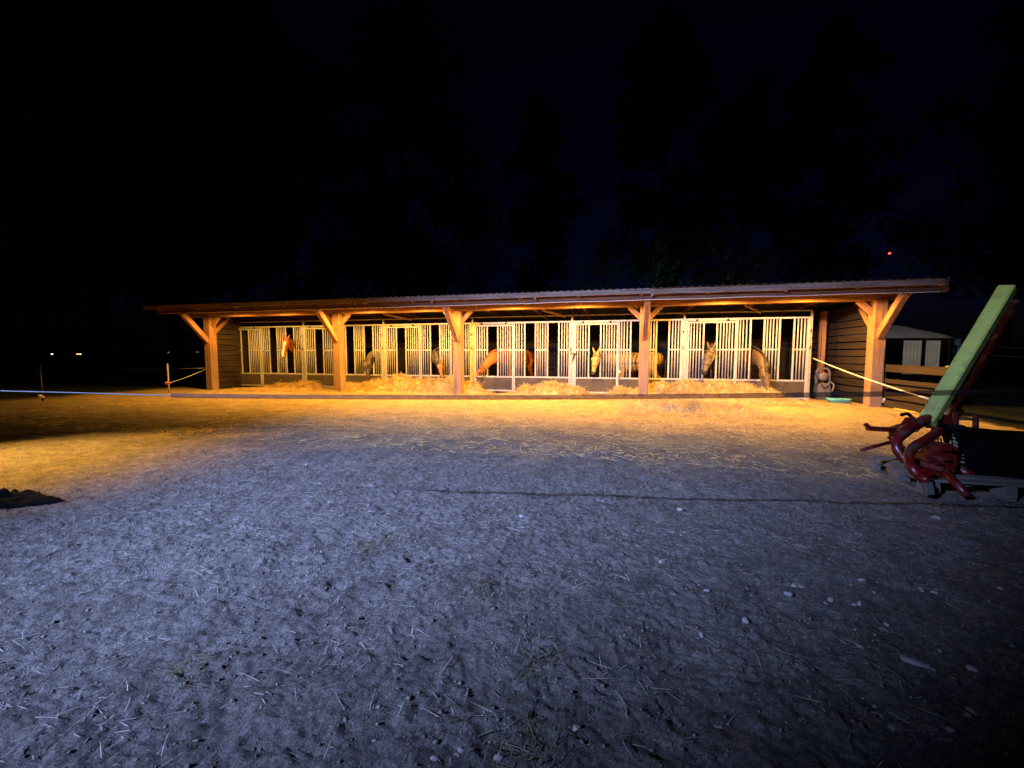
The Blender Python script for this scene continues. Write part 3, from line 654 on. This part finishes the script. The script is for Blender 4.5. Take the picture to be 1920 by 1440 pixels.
# gravel too small to pick apart
b0 = bmesh.new(); bmesh.ops.create_icosphere(b0, subdivisions=1, radius=1); bv = np.array([v.co[:] for v in b0.verts]); bf = np.array([[v.index for v in q.verts] for q in b0.faces]); b0.free()
n = 4200; x = rng.uniform(9, 18.6, n); y = rng.uniform(-12.6, -7.5, n)
w = np.clip(.25+.16*(x-12.5), .12, 1.0); k = (rng.random(n) < w) & (perlin(x/.6, y/.6, 51) > -.25); x, y = x[k], y[k]; n = len(x)
r = .0025+.009*rng.random(n)**3; sc3 = np.stack([r*rng.uniform(.8, 1.4, n), r*rng.uniform(.7, 1.1, n), r*rng.uniform(.5, .8, n)], 1)
an = rng.uniform(0, 6.28, n); jit = 1+rng.normal(0, .12, (n, len(bv), 1)); V = bv[None]*jit*sc3[:, None, :]
ca, sa = np.cos(an)[:, None], np.sin(an)[:, None]
V = np.stack([V[..., 0]*ca-V[..., 1]*sa, V[..., 0]*sa+V[..., 1]*ca, V[..., 2]], 2)+np.stack([x, y, ground_h(x, y)+r*.2], 1)[:, None, :]
F = (bf[None]+np.arange(n)[:, None, None]*len(bv)).reshape(-1, 3)
tag(link('gravel', fast_mesh('gravel', V.reshape(-1, 3), F), PEBM), 'fine grey gravel mixed into the yard earth', 'gravel', kind='stuff')

n = 34000; x = rng.uniform(9.2, 18.3, n); y = -12.7+rng.random(n)**1.25*5.0
k = perlin(x/.35, y/.35, 55)+.6*perlin(x/.12, y/.12, 56) > rng.uniform(-.5, .35, n); x, y = x[k], y[k]; n = len(x)
ov = np.array([(1, 0, 0), (-1, 0, 0), (0, 1, 0), (0, -1, 0), (0, 0, 1), (0, 0, -1)], float); of = np.array([(0, 2, 4), (2, 1, 4), (1, 3, 4), (3, 0, 4), (2, 0, 5), (1, 2, 5), (3, 1, 5), (0, 3, 5)])
r = .0022+.0075*rng.random(n)**3; V = ov[None]*(1+rng.normal(0, .25, (n, 6, 1)))*(r[:, None]*np.stack([rng.uniform(.7, 1.7, n), rng.uniform(.6, 1.2, n), rng.uniform(.5, 1.0, n)], 1))[:, None, :]
an = rng.uniform(0, 6.28, n); ca, sa = np.cos(an)[:, None], np.sin(an)[:, None]
V = np.stack([V[..., 0]*ca-V[..., 1]*sa, V[..., 0]*sa+V[..., 1]*ca, V[..., 2]], 2)+np.stack([x, y, ground_h(x, y)+r*.25], 1)[:, None, :]
tag(link('earth_crumbs', fast_mesh('earth_crumbs', V.reshape(-1, 3), (of[None]+np.arange(n)[:, None, None]*6).reshape(-1, 3)), mat('crumb_earth', (0.19, 0.165, 0.135), .95, .3, 3)), 'loose crumbs of dry earth over the trodden yard', 'earth', kind='stuff')

# ================================================================== FENCE TAPES AND ROPES
def tape_pts():
    out = []
    for px, py in [(-420, 722), (-150, 729), (0, 733), (160, 737), (320, 741.5), (560, 744), (800, 745), (1000, 745), (1208, 743.5), (1400, 742), (1600, 739.5), (1740, 737), (1900, 733.5), (2150, 727)]:
        dd = FW+RT*((px-960)/FPX)+UP*((720-py)/FPX)      # meets the vertical plane of the fence line
        t = (-11.2+.134*(CAM.x-13.4)-CAM.y)/(dd.y-.134*dd.x); out.append(CAM+dd*t)
    return out
def tape(label, pts, m, hw, tw0, tw1):
    v = []; f = []; nT = len(pts)
    for i, p in enumerate(pts):
        u = i/(nT-1); tw = tw0+(tw1-tw0)*u
        dv = Vector((math.sin(tw)*.13, -math.sin(tw), math.cos(tw)))
        nv = Vector((math.cos(tw)*-.13, math.cos(tw), math.sin(tw)))*.0012
        v += [p+dv*hw+nv, p-dv*hw+nv, p-dv*hw-nv, p+dv*hw-nv]
    for i in range(nT-1):
        for j in range(4): f.append((i*4+j, i*4+(j+1) % 4, i*4+4+(j+1) % 4, i*4+4+j))
    mb = MB(); mb.add(v, f); tag(mb.build('fence_tape', m, None, True, loc=tuple(pts[0])), label, 'fence tape')
tp_ = spline(tape_pts(), 5)
tape('thin left end of the fence tape, coloured paler to look lit', tp_[:21], mat('lit_tape', (0.09, 0.088, 0.085), .8), .003, .5, .3)  # same tape as the next, lamp light put into its paler colour
tape('dark translucent fence tape strung across the middle and right foreground', tp_[20:], TAPE, .0125, .2, 0.0)
def rope(label, a, b, sag, r, m=ROPE, name='rope', cat='rope'):
    a, b = Vector(a), Vector(b); mb = MB()
    mb.tube([a.lerp(b, t)+Vector((0, 0, -sag*4*t*(1-t))) for t in np.linspace(0, 1, 24)], r, 6)
    return tag(mb.build(name, m, None, True, loc=tuple(a)), label, cat)
rope('pale rope from the stall end slanting down past the right post', at(1525, 672, Y=-.06), at(1742, 748, Y=-4.3), .04, .016)
lp = Vector((.24, -1.3, 0))
rope('pale rope running left from the leftmost timber post', at(386, 690, Y=-1.3), at(90, 688, Y=3.0), .1, .012)
rope('higher thin rope in the dark field at the far left', at(345, 688, Y=4.0), at(-60, 686, Y=6.0), .15, .012)
fp = at(317, 737, Z=0)
rope('thin cord from the leftmost timber post down to the insulator', at(384, 693, Y=-1.3), (fp.x, fp.y, .33), .03, .006)
rope('upper pale rope in the dark far right field', at(1840, 649, Y=9), at(2100, 652, Y=2), .05, .014)
rope('lower pale rope in the dark far right field', at(1840, 665, Y=9), at(2100, 672, Y=2), .05, .014)
def fence_post(label, p, h, ins, insz, mm):
    e = tag(empty('fence_post', (p.x, p.y, 0)), label, 'fence post', 'thin electric fence posts')
    mb = MB(); mb.tube([(p.x, p.y, -.1), (p.x, p.y, h)], [.026, .022], 8); mb.build('stake', DARK if mm is WHITEPL else STEELD, e, True)
    mb = MB(); mb.lathe([(.02, -.05), (.05, -.04), (.05, .04), (.02, .05)], (p.x-.02, p.y-.04, insz), 10); mb.build('insulator', mm, e, True)
    mb = MB(); mb.beam((p.x-.05, p.y-.05, insz), (p.x+.14, p.y-.05, insz-.01), .03, .04); mb.build('grip', mm, e)
fence_post('thin fence post with orange insulator left of the stable', fp, .95, 1, .33, ORANGEP)
p2 = at(80, 752, Z=0); fence_post('dark fence post with white insulator box at far left', p2, 1.0, 1, .13, WHITEPL)
# lead rope and strap hung on the stall posts
mb = MB(); q0 = at(1069, 655, Y=-.1); q1 = at(1077, 662, Y=-.1)
mb.tube(spline([q0, q0.lerp(q1, .5)+Vector((0, -.03, -.10)), q1, q1+Vector((-.03, -.02, -.12)), q1+Vector((-.06, -.01, -.25)), q1+Vector((-.01, -.01, -.12)), q1+Vector((.06, 0, .02))], 5), .014, 6)
tag(mb.build('lead_rope', DARK, None, True, loc=tuple(q0)), 'dark lead rope looped on the post left of the cream pony', 'rope')
mb = MB(); q0 = at(1159, 694, Y=-.1)
mb.tube(spline([q0, q0+Vector((.04, -.03, -.06)), q0+Vector((-.02, -.03, -.12)), q0+Vector((-.03, -.01, -.35)), q0+Vector((.01, 0, -.52))], 5), [.03]*8+[.018]*9+[.016]*4, 6)
tag(mb.build('strap', ROPE, None, True, loc=tuple(q0)), 'pale strap hanging on the door post below the cream pony', 'strap')

# ================================================================== RIGHT SIDE: FENCE, GAZEBO, WASHER, TRAY, HOSE
RF = tag(empty('plank_fence', (20.5, -2.4, 0)), 'open plank fence beyond the rightmost timber post', 'fence')
for k, (z, hh) in enumerate([(0.94, .17), (.64, .10), (.50, .09), (.30, .16), (.10, .16)]):
    beam('plank', (20.60, -1.02, z), (20.60+.02*k, -3.25, z+random.uniform(-.015, .015)), .035, hh, PLANK, RF, c=.005)
for yy in (-1.05, -3.15): beam('fence_stake', (20.68, yy, 0), (20.68, yy, 1.05), .09, .09, WOODG, RF, up=(0, 1, 0))
gc = at(1664, 656, D=21.0); gcx, gcy = gc.x, gc.y
GZ_ = tag(empty('gazebo', (gcx, gcy, 0)), 'garden gazebo with domed canvas roof and white side sheets', 'gazebo')
def gp(u, v_, z): return Vector((gcx, gcy, 0))+RT*u+Vector((FW.x, FW.y, 0)).normalized()*v_+Vector((0, 0, z))
v = []; f = []; nn = 17
for j in range(nn):
    for i in range(nn):
        a_, b_ = (i/(nn-1)-.5)*2, (j/(nn-1)-.5)*2; m__ = max(abs(a_), abs(b_))
        v.append(gp(a_*1.62, b_*1.62, 2.0+.68*(1-m__**1.3)**.85+.04*math.sin(a_*9)*(1-m__)))
for j in range(nn-1):
    for i in range(nn-1): f.append((j*nn+i, j*nn+i+1, (j+1)*nn+i+1, (j+1)*nn+i))
N0 = len(v); v += [p-Vector((0, 0, .012)) for p in v]; f += [tuple(q+N0 for q in reversed(p)) for p in f[:]]
mb = MB(); mb.add(v, f); mb.build('canopy', CANVAS, GZ_, True)
for a_ in (-1, 1):
    for b_ in (-1, 1):
        mb = MB(); mb.beam(gp(a_*1.5, b_*1.5, 0), gp(a_*1.5, b_*1.5, 2.0), .06, .06, up=(0, 1, 0)); mb.build('leg', DARK, GZ_)
mb = MB(); mb.beam(gp(.40, -1.5, 0), gp(.40, -1.5, 1.98), .05, .05, up=(0, 1, 0)); mb.build('leg', DARK, GZ_)
for u0, u1 in ((-.55, .34), (.47, 1.2)):
    mb = MB(); k = 30; vv = []
    for t in range(k+1):
        u = u0+(u1-u0)*t/k; wv = .03*math.sin(t*1.1)
        vv += [gp(u, -1.44+wv, .32), gp(u, -1.44+wv, 1.88), gp(u, -1.434+wv, 1.88), gp(u, -1.434+wv, .32)]
    mb.add(vv, [(t*4+j, t*4+(j+1) % 4, t*4+4+(j+1) % 4, t*4+4+j) for t in range(k) for j in range(4)]); mb.build('side_sheet', SHEET, GZ_, True)
pp = at(1793, 680, D=23.0); mb = MB(); mb.lathe([(.14, 0), (.14, 1.98), (.13, 2.06), (.06, 2.1)], (pp.x, pp.y, 0), 14)
tag(mb.build('pole', SHEET, None, True, loc=(pp.x, pp.y, 0)), 'thick pale round pole standing right of the gazebo', 'pole')
# pressure washer beside the stall end
wx_, wy_ = 19.98, .35
PWA = tag(empty('pressure_washer', (wx_, wy_, 0)), 'grey upright pressure washer with round reel beside the stall end', 'pressure washer')
b = bmesh.new(); bmesh.ops.create_cube(b, size=1)
for q in b.verts: q.co = Vector((q.co.x*(.36 if q.co.z < 0 else .30), q.co.y*.30, q.co.z*.46+.23))
bmesh.ops.bevel(b, geom=b.edges[:], offset=.04, segments=3, affect='EDGES'); me = bpy.data.meshes.new('body'); b.to_mesh(me); b.free(); link('body', me, GREYPL, PWA)
mb = MB(); mb.tube(spline([(wx_-.15, wy_, .42), (wx_-.16, wy_, .75), (wx_-.08, wy_, .86), (wx_+.09, wy_, .86), (wx_+.16, wy_, .78), (wx_+.17, wy_, .55), (wx_+.16, wy_, .42)], 5), .032, 8); mb.build('handle', GREYPL, PWA, True)
mb = MB(); mb.lathe([(.02, -.05), (.12, -.05), (.12, -.03), (.08, -.02), (.08, .05), (.12, .06), (.12, .08), (.02, .08)], (wx_, wy_-.02, .64), 18, (0, -1, 0)); mb.build('hose_reel', GREYPL, PWA, True)
mb = MB(); mb.tube(spline([(wx_-.1, wy_-.16, .40), (wx_-.02, wy_-.20, .34), (wx_+.08, wy_-.17, .40)], 6), .014, 6); mb.build('grip', DARK, PWA, True)
mb = MB(); mb.tube(spline([(wx_+.18, wy_, .5), (wx_+.26, wy_-.05, .42), (wx_+.22, wy_-.1, .28), (wx_+.2, wy_-.05, .2)], 6), .025, 8); mb.build('spray_gun', GREYPL, PWA, True)
for sg in (-1, 1):
    mb = MB(); mb.lathe([(.05, -.02), (.10, -.02), (.10, .02), (.05, .02)], (wx_+sg*.2, wy_+.08, .10), 16, (1, 0, 0)); mb.build('wheel', BLACKP, PWA, True)
# teal feed tray
tx, ty = 20.0, -.55
mb = MB(); sec = []
prof = [(.20, .002), (.26, .08), (.285, .11), (.275, .112), (.25, .085), (.19, .02)]
for r_, z in prof:
    sec.append([(tx+r_*math.copysign(abs(math.cos(q))**.6, math.cos(q)), ty+.55*r_*math.copysign(abs(math.sin(q))**.6, math.sin(q)), z) for q in np.linspace(0, 2*math.pi, 24, endpoint=False)])
vv = [p for s_ in sec for p in s_]; ff = [(i*24+j, i*24+(j+1) % 24, (i+1)*24+(j+1) % 24, (i+1)*24+j) for i in range(len(sec)-1) for j in range(24)]+[tuple(range(23, -1, -1)), tuple((len(sec)-1)*24+j for j in range(24))]
mb.add(vv, ff); tag(mb.build('feed_tray', TEAL, None, True, loc=(tx, ty, 0)), 'shallow teal feed tray on the ground beside the right post', 'tray')
# yellow hose with its coupling
h0 = Vector((20.60, -1.28, .16)); pts = [h0, (20.64, -1.45, .06), (20.62, -1.7, .022), (20.55, -1.95, .02), (20.60, -2.25, .02), (20.75, -2.6, .02), (20.8, -3.1, .02)]
HS = tag(empty('garden_hose', (20.6, -1.28, 0)), 'yellow hose lying at the foot of the rightmost post', 'hose')
mb = MB(); mb.tube(spline(pts, 6), .020, 8); mb.build('hose_tube', HOSE, HS, True)
mb = MB(); mb.tube(spline([Vector(p)+Vector((.05, .05, 0)) for p in pts[1:]], 6), .020, 8); mb.build('hose_tube', HOSE, HS, True)
mb = MB(); mb.lathe([(.02, -.05), (.05, -.05), (.05, .05), (.02, .06)], h0, 10); mb.build('coupling', WHITEPL, HS, True)

# ================================================================== PALLET AND RED IMPLEMENT
pc = Vector((17.66, -8.25, 0))
def pl(u, v_, z): return pc+Vector((u, v_, z))
PAL = tag(empty('pallet', tuple(pc)), 'weathered wooden pallet under the red implement', 'pallet')
for k in range(6): beam('deck_board', pl(-.6, -.42+k*.168, .152), pl(.6, -.42+k*.168+random.uniform(-.01, .01), .152), .10, .022, PALLETM, PAL, c=.003)
for u in (-.55, 0, .55):
    beam('stringer', pl(u, -.47, .129), pl(u, .47, .129), .09, .022, PALLETM, PAL, c=.003)
    for v_ in (-.40, 0, .40): beam('block', pl(u, v_-.07, .075), pl(u, v_+.07, .075), .10, .085, PALLETM, PAL, c=.004)
    beam('bottom_board', pl(u, -.47, .02), pl(u, .47, .02), .09, .022, PALLETM, PAL, c=.003)
IM = tag(empty('farm_implement', (17.65, -8.2, 0)), 'red tined farm implement with raised green boom, standing on a pallet', 'implement')
def ip(px, py, D): return at(px, py, D=D*.85)
# two heavy curved tines
def tine(pts, r=.038, name='tine'):
    mb = MB(); P = spline(pts, 7); mb.tube(P, [r]*(len(P)-4)+[r*.95, r*.9, r*.85, r*.7], 10); return mb.build(name, REDP, IM, True)
tine([ip(1766, 786, 5.1), ip(1745, 783, 5.0), ip(1712, 797, 4.9), ip(1688, 815, 4.85), ip(1681, 836, 4.8), ip(1692, 856, 4.75), ip(1706, 868, 4.7)], .045)
tine([ip(1764, 806, 4.85), ip(1740, 822, 4.7), ip(1714, 838, 4.6), ip(1704, 858, 4.5), ip(1712, 880, 4.4), ip(1730, 897, 4.35), ip(1742, 899, 4.3)], .040)
tine([ip(1770, 880, 4.6), ip(1783, 896, 4.4), ip(1800, 915, 4.3), ip(1815, 930, 4.25)], .034)
tine([ip(1775, 878, 4.7), ip(1810, 868, 4.9), ip(1845, 862, 5.2)], .034)
# bars pointing left
mb = MB(); mb.beam(ip(1627, 803, 4.9), ip(1690, 807, 4.95), .05, .045); mb.beam(ip(1631, 804, 4.9), ip(1623, 795, 4.9), .045, .03); mb.build('bar', REDP, IM)
mb = MB(); mb.tube([ip(1615, 844, 4.7), ip(1680, 826, 4.9)], .018, 8); mb.build('pin', REDP, IM, True)
mb = MB(); mb.tube(spline([ip(1672, 826, 4.85), ip(1666, 820, 4.85), ip(1672, 816, 4.85), ip(1680, 820, 4.85)], 5), .010, 6); mb.build('shackle', REDP, IM, True)
# head plate behind the bars
def plate(name, pts, dep, th, m=REDP):
    P = [ip(x_, y_, dep) for x_, y_ in pts]; nF = FW*th; mb = MB(); k = len(P)
    mb.add(P+[p+nF for p in P], [tuple(range(k)), tuple(range(2*k-1, k-1, -1))]+[(j, (j+1) % k, k+(j+1) % k, k+j)[::-1] for j in range(k)])
    return mb.build(name, m, IM)
plate('cheek_plate', [(1672, 802), (1698, 794), (1706, 783), (1740, 784), (1752, 790), (1712, 812), (1690, 830), (1678, 828)], 4.98, .05)
plate('tine_box', [(1766, 836), (1786, 832), (1795, 846), (1793, 876), (1778, 896), (1752, 897), (1746, 892), (1768, 876), (1772, 858)], 4.55, .16)
plate('tine_box', [(1795, 834), (1816, 838), (1822, 866), (1800, 880)], 4.75, .14)
plate('side_plate', [(1720, 893), (1733, 880), (1748, 884), (1741, 899)], 4.33, .05)
plate('clamp', [(1764, 836), (1778, 831), (1782, 840), (1770, 846)], 4.5, .04)
plate('clamp', [(1733, 886), (1741, 877), (1751, 881), (1745, 891)], 4.30, .03)
mb = MB(); mb.beam(ip(1756, 800, 5.0), ip(1800, 806, 5.0), .10, .10); mb.build('cross_tube', DARK, IM)
mb = MB(); mb.beam(ip(1764, 797, 5.1), ip(1800, 772, 5.4), .06, .06); mb.build('strut', REDP, IM)
mb = MB(); mb.beam(ip(1784, 788, 5.3), ip(1788, 832, 4.9), .05, .05); mb.build('strut', STEELD, IM)
mb = MB(); mb.beam(ip(1742, 837, 5.0), ip(1800, 834, 5.2), .03, .03); mb.build('crossbar', GREENP, IM)
mb = MB(); mb.beam(ip(1700, 860, 4.75), ip(1770, 880, 4.5), .05, .05); mb.build('skid', REDP, IM)
mb = MB(); mb.beam(ip(1738, 900, 4.3)+Vector((0, 0, -.02)), ip(1742, 926, 4.3), .06, .06, up=(0, 1, 0)); mb.build('foot', mat('worn_foot', (0.10, 0.10, 0.09), .7), IM)
for px, py, D in ((1690, 838, 4.72), (1775, 860, 4.5), (1757, 868, 4.5), (1780, 842, 4.48), (1800, 862, 4.7), (1716, 806, 4.9)):
    mb = MB(); q = ip(px, py, D); mb.lathe([(.022, -.012), (.022, .012), (.014, .03), (.004, .034)], q, 6, tuple(-FW)); mb.build('bolt', REDD, IM)
tine([ip(1790, 800, 5.3), ip(1772, 806, 5.25), ip(1748, 818, 5.2), ip(1736, 838, 5.15), ip(1742, 858, 5.1), ip(1758, 870, 5.0)], .040)
tine([ip(1812, 812, 5.1), ip(1796, 822, 5.0), ip(1786, 842, 4.9), ip(1790, 866, 4.8), ip(1806, 884, 4.7), ip(1826, 890, 4.65)], .038)
plate('cheek_plate', [(1738, 852), (1764, 842), (1772, 858), (1762, 884), (1744, 888), (1734, 872)], 4.62, .12)
plate('hinge_plate', [(1742, 780), (1768, 774), (1786, 786), (1778, 806), (1754, 804)], 5.0, .10)
for px, py, D in ((1748, 862, 4.6), (1756, 878, 4.6), (1756, 788, 4.97), (1772, 794, 4.97)):
    mb = MB(); q = ip(px, py, D); mb.lathe([(.026, -.012), (.026, .012), (.016, .03), (.004, .034)], q, 6, tuple(-FW)); mb.build('bolt', REDD, IM)
mb = MB(); P = [ip(1720, 842, 4.85)+(UP*.03*math.cos(q*.9)+FW*.03*math.sin(q*.9))+(ip(1762, 826, 4.95)-ip(1720, 842, 4.85))*(q/50) for q in range(51)]; mb.tube(P, .007, 6); mb.build('coil_spring', STEELD, IM, True)
# frame rail and posts; black body added to fill the unlit right side
def slab(name, p0, p1, w, h, m): mb = MB(); mb.beam(p0, p1, w, h, c=.02); return mb.build(name, m, IM)
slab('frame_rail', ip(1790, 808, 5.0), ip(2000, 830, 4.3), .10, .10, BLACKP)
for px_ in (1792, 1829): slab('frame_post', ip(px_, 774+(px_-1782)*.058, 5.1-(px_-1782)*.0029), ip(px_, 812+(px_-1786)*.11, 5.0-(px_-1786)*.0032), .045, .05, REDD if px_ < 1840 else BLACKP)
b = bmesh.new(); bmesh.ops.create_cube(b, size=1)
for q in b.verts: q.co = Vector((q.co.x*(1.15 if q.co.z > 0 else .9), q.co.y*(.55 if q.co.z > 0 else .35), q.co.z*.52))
bmesh.ops.bevel(b, geom=b.edges[:], offset=.03, segments=2, affect='EDGES'); me = bpy.data.meshes.new('dark_fill_body'); b.to_mesh(me); b.free()
hp = ip(1935, 868, 4.6); o = link('dark_fill_body', me, BLACKP, IM, hp-IM.location); o.rotation_euler = (0, 0, -.24)
mb = MB(); P = [ip(1796, 812, 4.8)+(RT*.035*math.cos(q*.9)+FW*.035*math.sin(q*.9))+(ip(1800, 872, 4.7)-ip(1796, 812, 4.8))*(q/60) for q in range(61)]; mb.tube(P, .007, 6); mb.build('coil_spring', STEELD, IM, True)
mb = MB(); mb.tube(spline([ip(1760, 792, 4.9), ip(1784, 806, 4.75), ip(1800, 836, 4.65), ip(1790, 866, 4.6), ip(1796, 884, 4.6)], 6), .012, 7); mb.build('hydraulic_hose', BLACKP, IM, True)
# raised green boom and its dark red stay
g0, g1 = ip(1738, 792, 5.0), ip(1889, 541, 5.15)
mb = MB(); mb.beam(g0, g1, .115, .13, up=tuple(FW-RT*.6), c=.014); mb.build('boom', GREENP, IM)
mb = MB(); mb.beam(ip(1780, 790, 5.4), ip(1905, 565, 5.6), .055, .06, up=tuple(FW), c=.01); mb.build('stay', REDD, IM)
mb = MB(); mb.tube(spline([ip(1690, 778, 5.5), ip(1702, 776, 5.4), ip(1712, 784, 5.3), ip(1722, 786, 5.2), ip(1740, 778, 5.0)], 5), .018, 7); mb.build('hydraulic_hose', BLACKP, IM, True)

# ================================================================== BLACK SHEET AT THE LEFT EDGE
o0 = at(30, 945, Z=0); n = 40; v = []; f = []
ang = math.atan2(RT.y, RT.x)
for j in range(n):
    for i in range(n):
        u, w_ = i/(n-1)*2-1, j/(n-1)*2-1
        L_ = .62*u*(1-.15*abs(w_)); W_ = .20*w_*(1-.75*max(0, u)**1.3)+.06*u
        edge = max(0, 1-max(abs(u), abs(w_))**6)
        z = .01+edge*(.02+.15*abs(float(perlin(np.array(u*2.6), np.array(w_*1.7+3), 77)))+.09*abs(float(perlin(np.array(u*6), np.array(w_*4), 78))))*(1-.55*max(0, u))
        X_ = o0.x+math.cos(ang)*(L_-.25)-math.sin(ang)*W_; Y_ = o0.y+math.sin(ang)*(L_-.25)+math.cos(ang)*W_
        rag = .05*float(perlin(np.array(u*5.), np.array(w_*5.), 79)); X_ += rag; Y_ += rag*.6
        v.append((X_, Y_, gh(X_, Y_)+max(.004, z)))
for j in range(n-1):
    for i in range(n-1): f.append((j*n+i, j*n+i+1, (j+1)*n+i+1, (j+1)*n+i))
mb = MB(); mb.add(v, f); tag(mb.build('black_tarpaulin', BLACKP, None, True, loc=(o0.x, o0.y, 0)), 'crumpled black sheet lying at the left edge of the yard', 'tarpaulin')

# ================================================================== TREES BEHIND THE STABLE
def tree(label, px, D, top_px, wpx, n, seed, base_frac=.22, shape=1.0):
    r = random.Random(seed); rg = np.random.default_rng(seed)
    b = at(px, 656, D=D); H = 1.3+(656-top_px)/FPX*D; R = wpx/2/FPX*D; B = Vector((b.x, b.y, 0))
    e = tag(empty('tree', tuple(B)), label, 'tree', 'tall trees behind the stable')
    mb = MB(); mb.tube([B+Vector((r.uniform(-.2, .2)*t*3, r.uniform(-.2, .2)*t*3, H*.8*t)) for t in np.linspace(0, 1, 8)], [.35*(1-.85*t)*H/20 for t in np.linspace(0, 1, 8)], 8)
    cs = []
    for k in range(60):
        t = r.uniform(base_frac, .98); prof = (math.sin(math.pi*min(1, ((t-base_frac)/(1-base_frac))**.75)*.97+.03)**.8)*R
        q = r.uniform(0, 6.28); rr = prof*r.uniform(.25, .95); c = B+Vector((math.cos(q)*rr, math.sin(q)*rr, H*t)); cs.append((c, R*r.uniform(.22, .42)))
        if k % 2 == 0: mb.tube([B+Vector((0, 0, H*max(.12, t-.18))), (B+Vector((0, 0, H*(t-.06)))).lerp(c, .5), c], [.09*H/20, .06*H/20, .02], 5)
    mb.build('trunk', BARK, e, True)
    cc = np.array([c[:] for c, _ in cs]); rad = np.array([q for _, q in cs]); ix = rg.integers(0, len(cs), n)
    d = rg.normal(0, 1, (n, 3)); d /= np.linalg.norm(d, axis=1)[:, None]
    P = cc[ix]+d*(rad[ix]*rg.random(n)**.45)[:, None]*np.array([1, 1, .8]); s = rg.uniform(.12, .26, n)*H/20
    a = rg.normal(0, 1, (n, 3)); a /= np.linalg.norm(a, axis=1)[:, None]; b2 = np.cross(a, rg.normal(0, 1, (n, 3))); b2 /= np.linalg.norm(b2, axis=1)[:, None]
    V = np.stack([P-a*s[:, None], P+b2*(s*.5)[:, None], P+a*s[:, None], P-b2*(s*.5)[:, None]], 1).reshape(-1, 3)-np.array(B[:])
    link('crown', fast_mesh('crown', V, np.arange(n*4).reshape(-1, 4)), LEAF, e)
tree('tall narrow tree in the middle behind the stable', 1010, 30, 190, 150, 7000, 61)
tree('tall broad tree left of the middle tree', 760, 27, 60, 330, 11000, 62)
tree('spreading tree behind the left half of the stable roof', 560, 30, 130, 330, 9000, 63)
tree('dark tall tree beyond the left end of the stable', 330, 34, 60, 380, 9000, 64)
tree('dark broad tree at the far left of the field', 60, 40, 150, 380, 8000, 65)
tree('tall tree behind the fourth timber post', 1235, 28, 70, 230, 9000, 66)
tree('spreading tree behind the right half of the roof', 1385, 31, 170, 240, 8000, 67)
tree('small bushy tree low behind the middle of the roof', 890, 24, 400, 190, 5000, 68, .1)
tree('tall dark tree at the far right beyond the gazebo', 1880, 36, 40, 330, 10000, 69)
tree('very tall dark tree reaching the top left of the view', 190, 30, -150, 420, 13000, 71)
tree('tall dark tree between the two left tree groups', 450, 36, -40, 300, 10000, 72)
tree('slim dark tree above the right end of the roof', 1540, 38, 60, 210, 7000, 73)
tree('low bushy tree behind the roof right of middle', 1130, 25, 450, 110, 3500, 70, .1)

# ================================================================== FAR LIGHTS
def far_lamp(label, px, py, D, m, r):
    p = at(px, py, D=D); e = tag(empty('far_lamp', (p.x, p.y, 0)), label, 'lamp', 'distant lights on the left horizon')
    mb = MB(); mb.tube([(p.x, p.y, -.1), (p.x, p.y, p.z)], .06, 6); mb.build('lamp_post', DARK, e, True)
    mb = MB(); mb.lathe([(r*.4, -r*.6), (r, -r*.3), (r, r*.3), (r*.4, r*.6)], p, 10); mb.build('lamp_head', m, e, True)
far_lamp('white distant lamp furthest left on the horizon', 97.5, 664, 130, WHITEL, .26)
far_lamp('amber distant lamp, left of a close pair', 145.5, 664, 130, AMBERL, .24)
far_lamp('amber distant lamp, right of a close pair', 150.5, 664, 131, AMBERL, .24)
far_lamp('faint distant lamp left of the fence post', 317, 661, 150, mat('faint_lamp', (.5, .5, .5), emit=(.9, .9, 1), es=.10), .5)
far_lamp('faint distant lamp close to the leftmost timber post', 370, 660, 150, mat('faint_lamp', (.5, .5, .5), emit=(.9, .9, 1), es=.06), .5)
rp = at(1668, 475, D=420)
MS = tag(empty('radio_mast', (rp.x, rp.y, 0)), 'distant lattice mast with a red beacon above the right roof end', 'mast')
mb = MB()
for k in range(3):
    q = k*2.094; mb.tube([(rp.x+1.6*math.cos(q), rp.y+1.6*math.sin(q), 0), (rp.x+.3*math.cos(q), rp.y+.3*math.sin(q), rp.z-.8)], .12, 5)
for k in range(24):
    t = k/24; rr = 1.6*(1-t)+.3*t; q = k*2.094; t2 = (k+1)/24; r2 = 1.6*(1-t2)+.3*t2
    mb.tube([(rp.x+rr*math.cos(q), rp.y+rr*math.sin(q), (rp.z-.8)*t), (rp.x+r2*math.cos(q+2.094), rp.y+r2*math.sin(q+2.094), (rp.z-.8)*t2)], .07, 4)
mb.build('lattice', DARK, MS)
mb = MB(); mb.lathe([(.3, -.9), (.95, -.6), (1.0, .6), (.4, 1.0)], rp, 12); mb.build('beacon', REDL, MS, True)
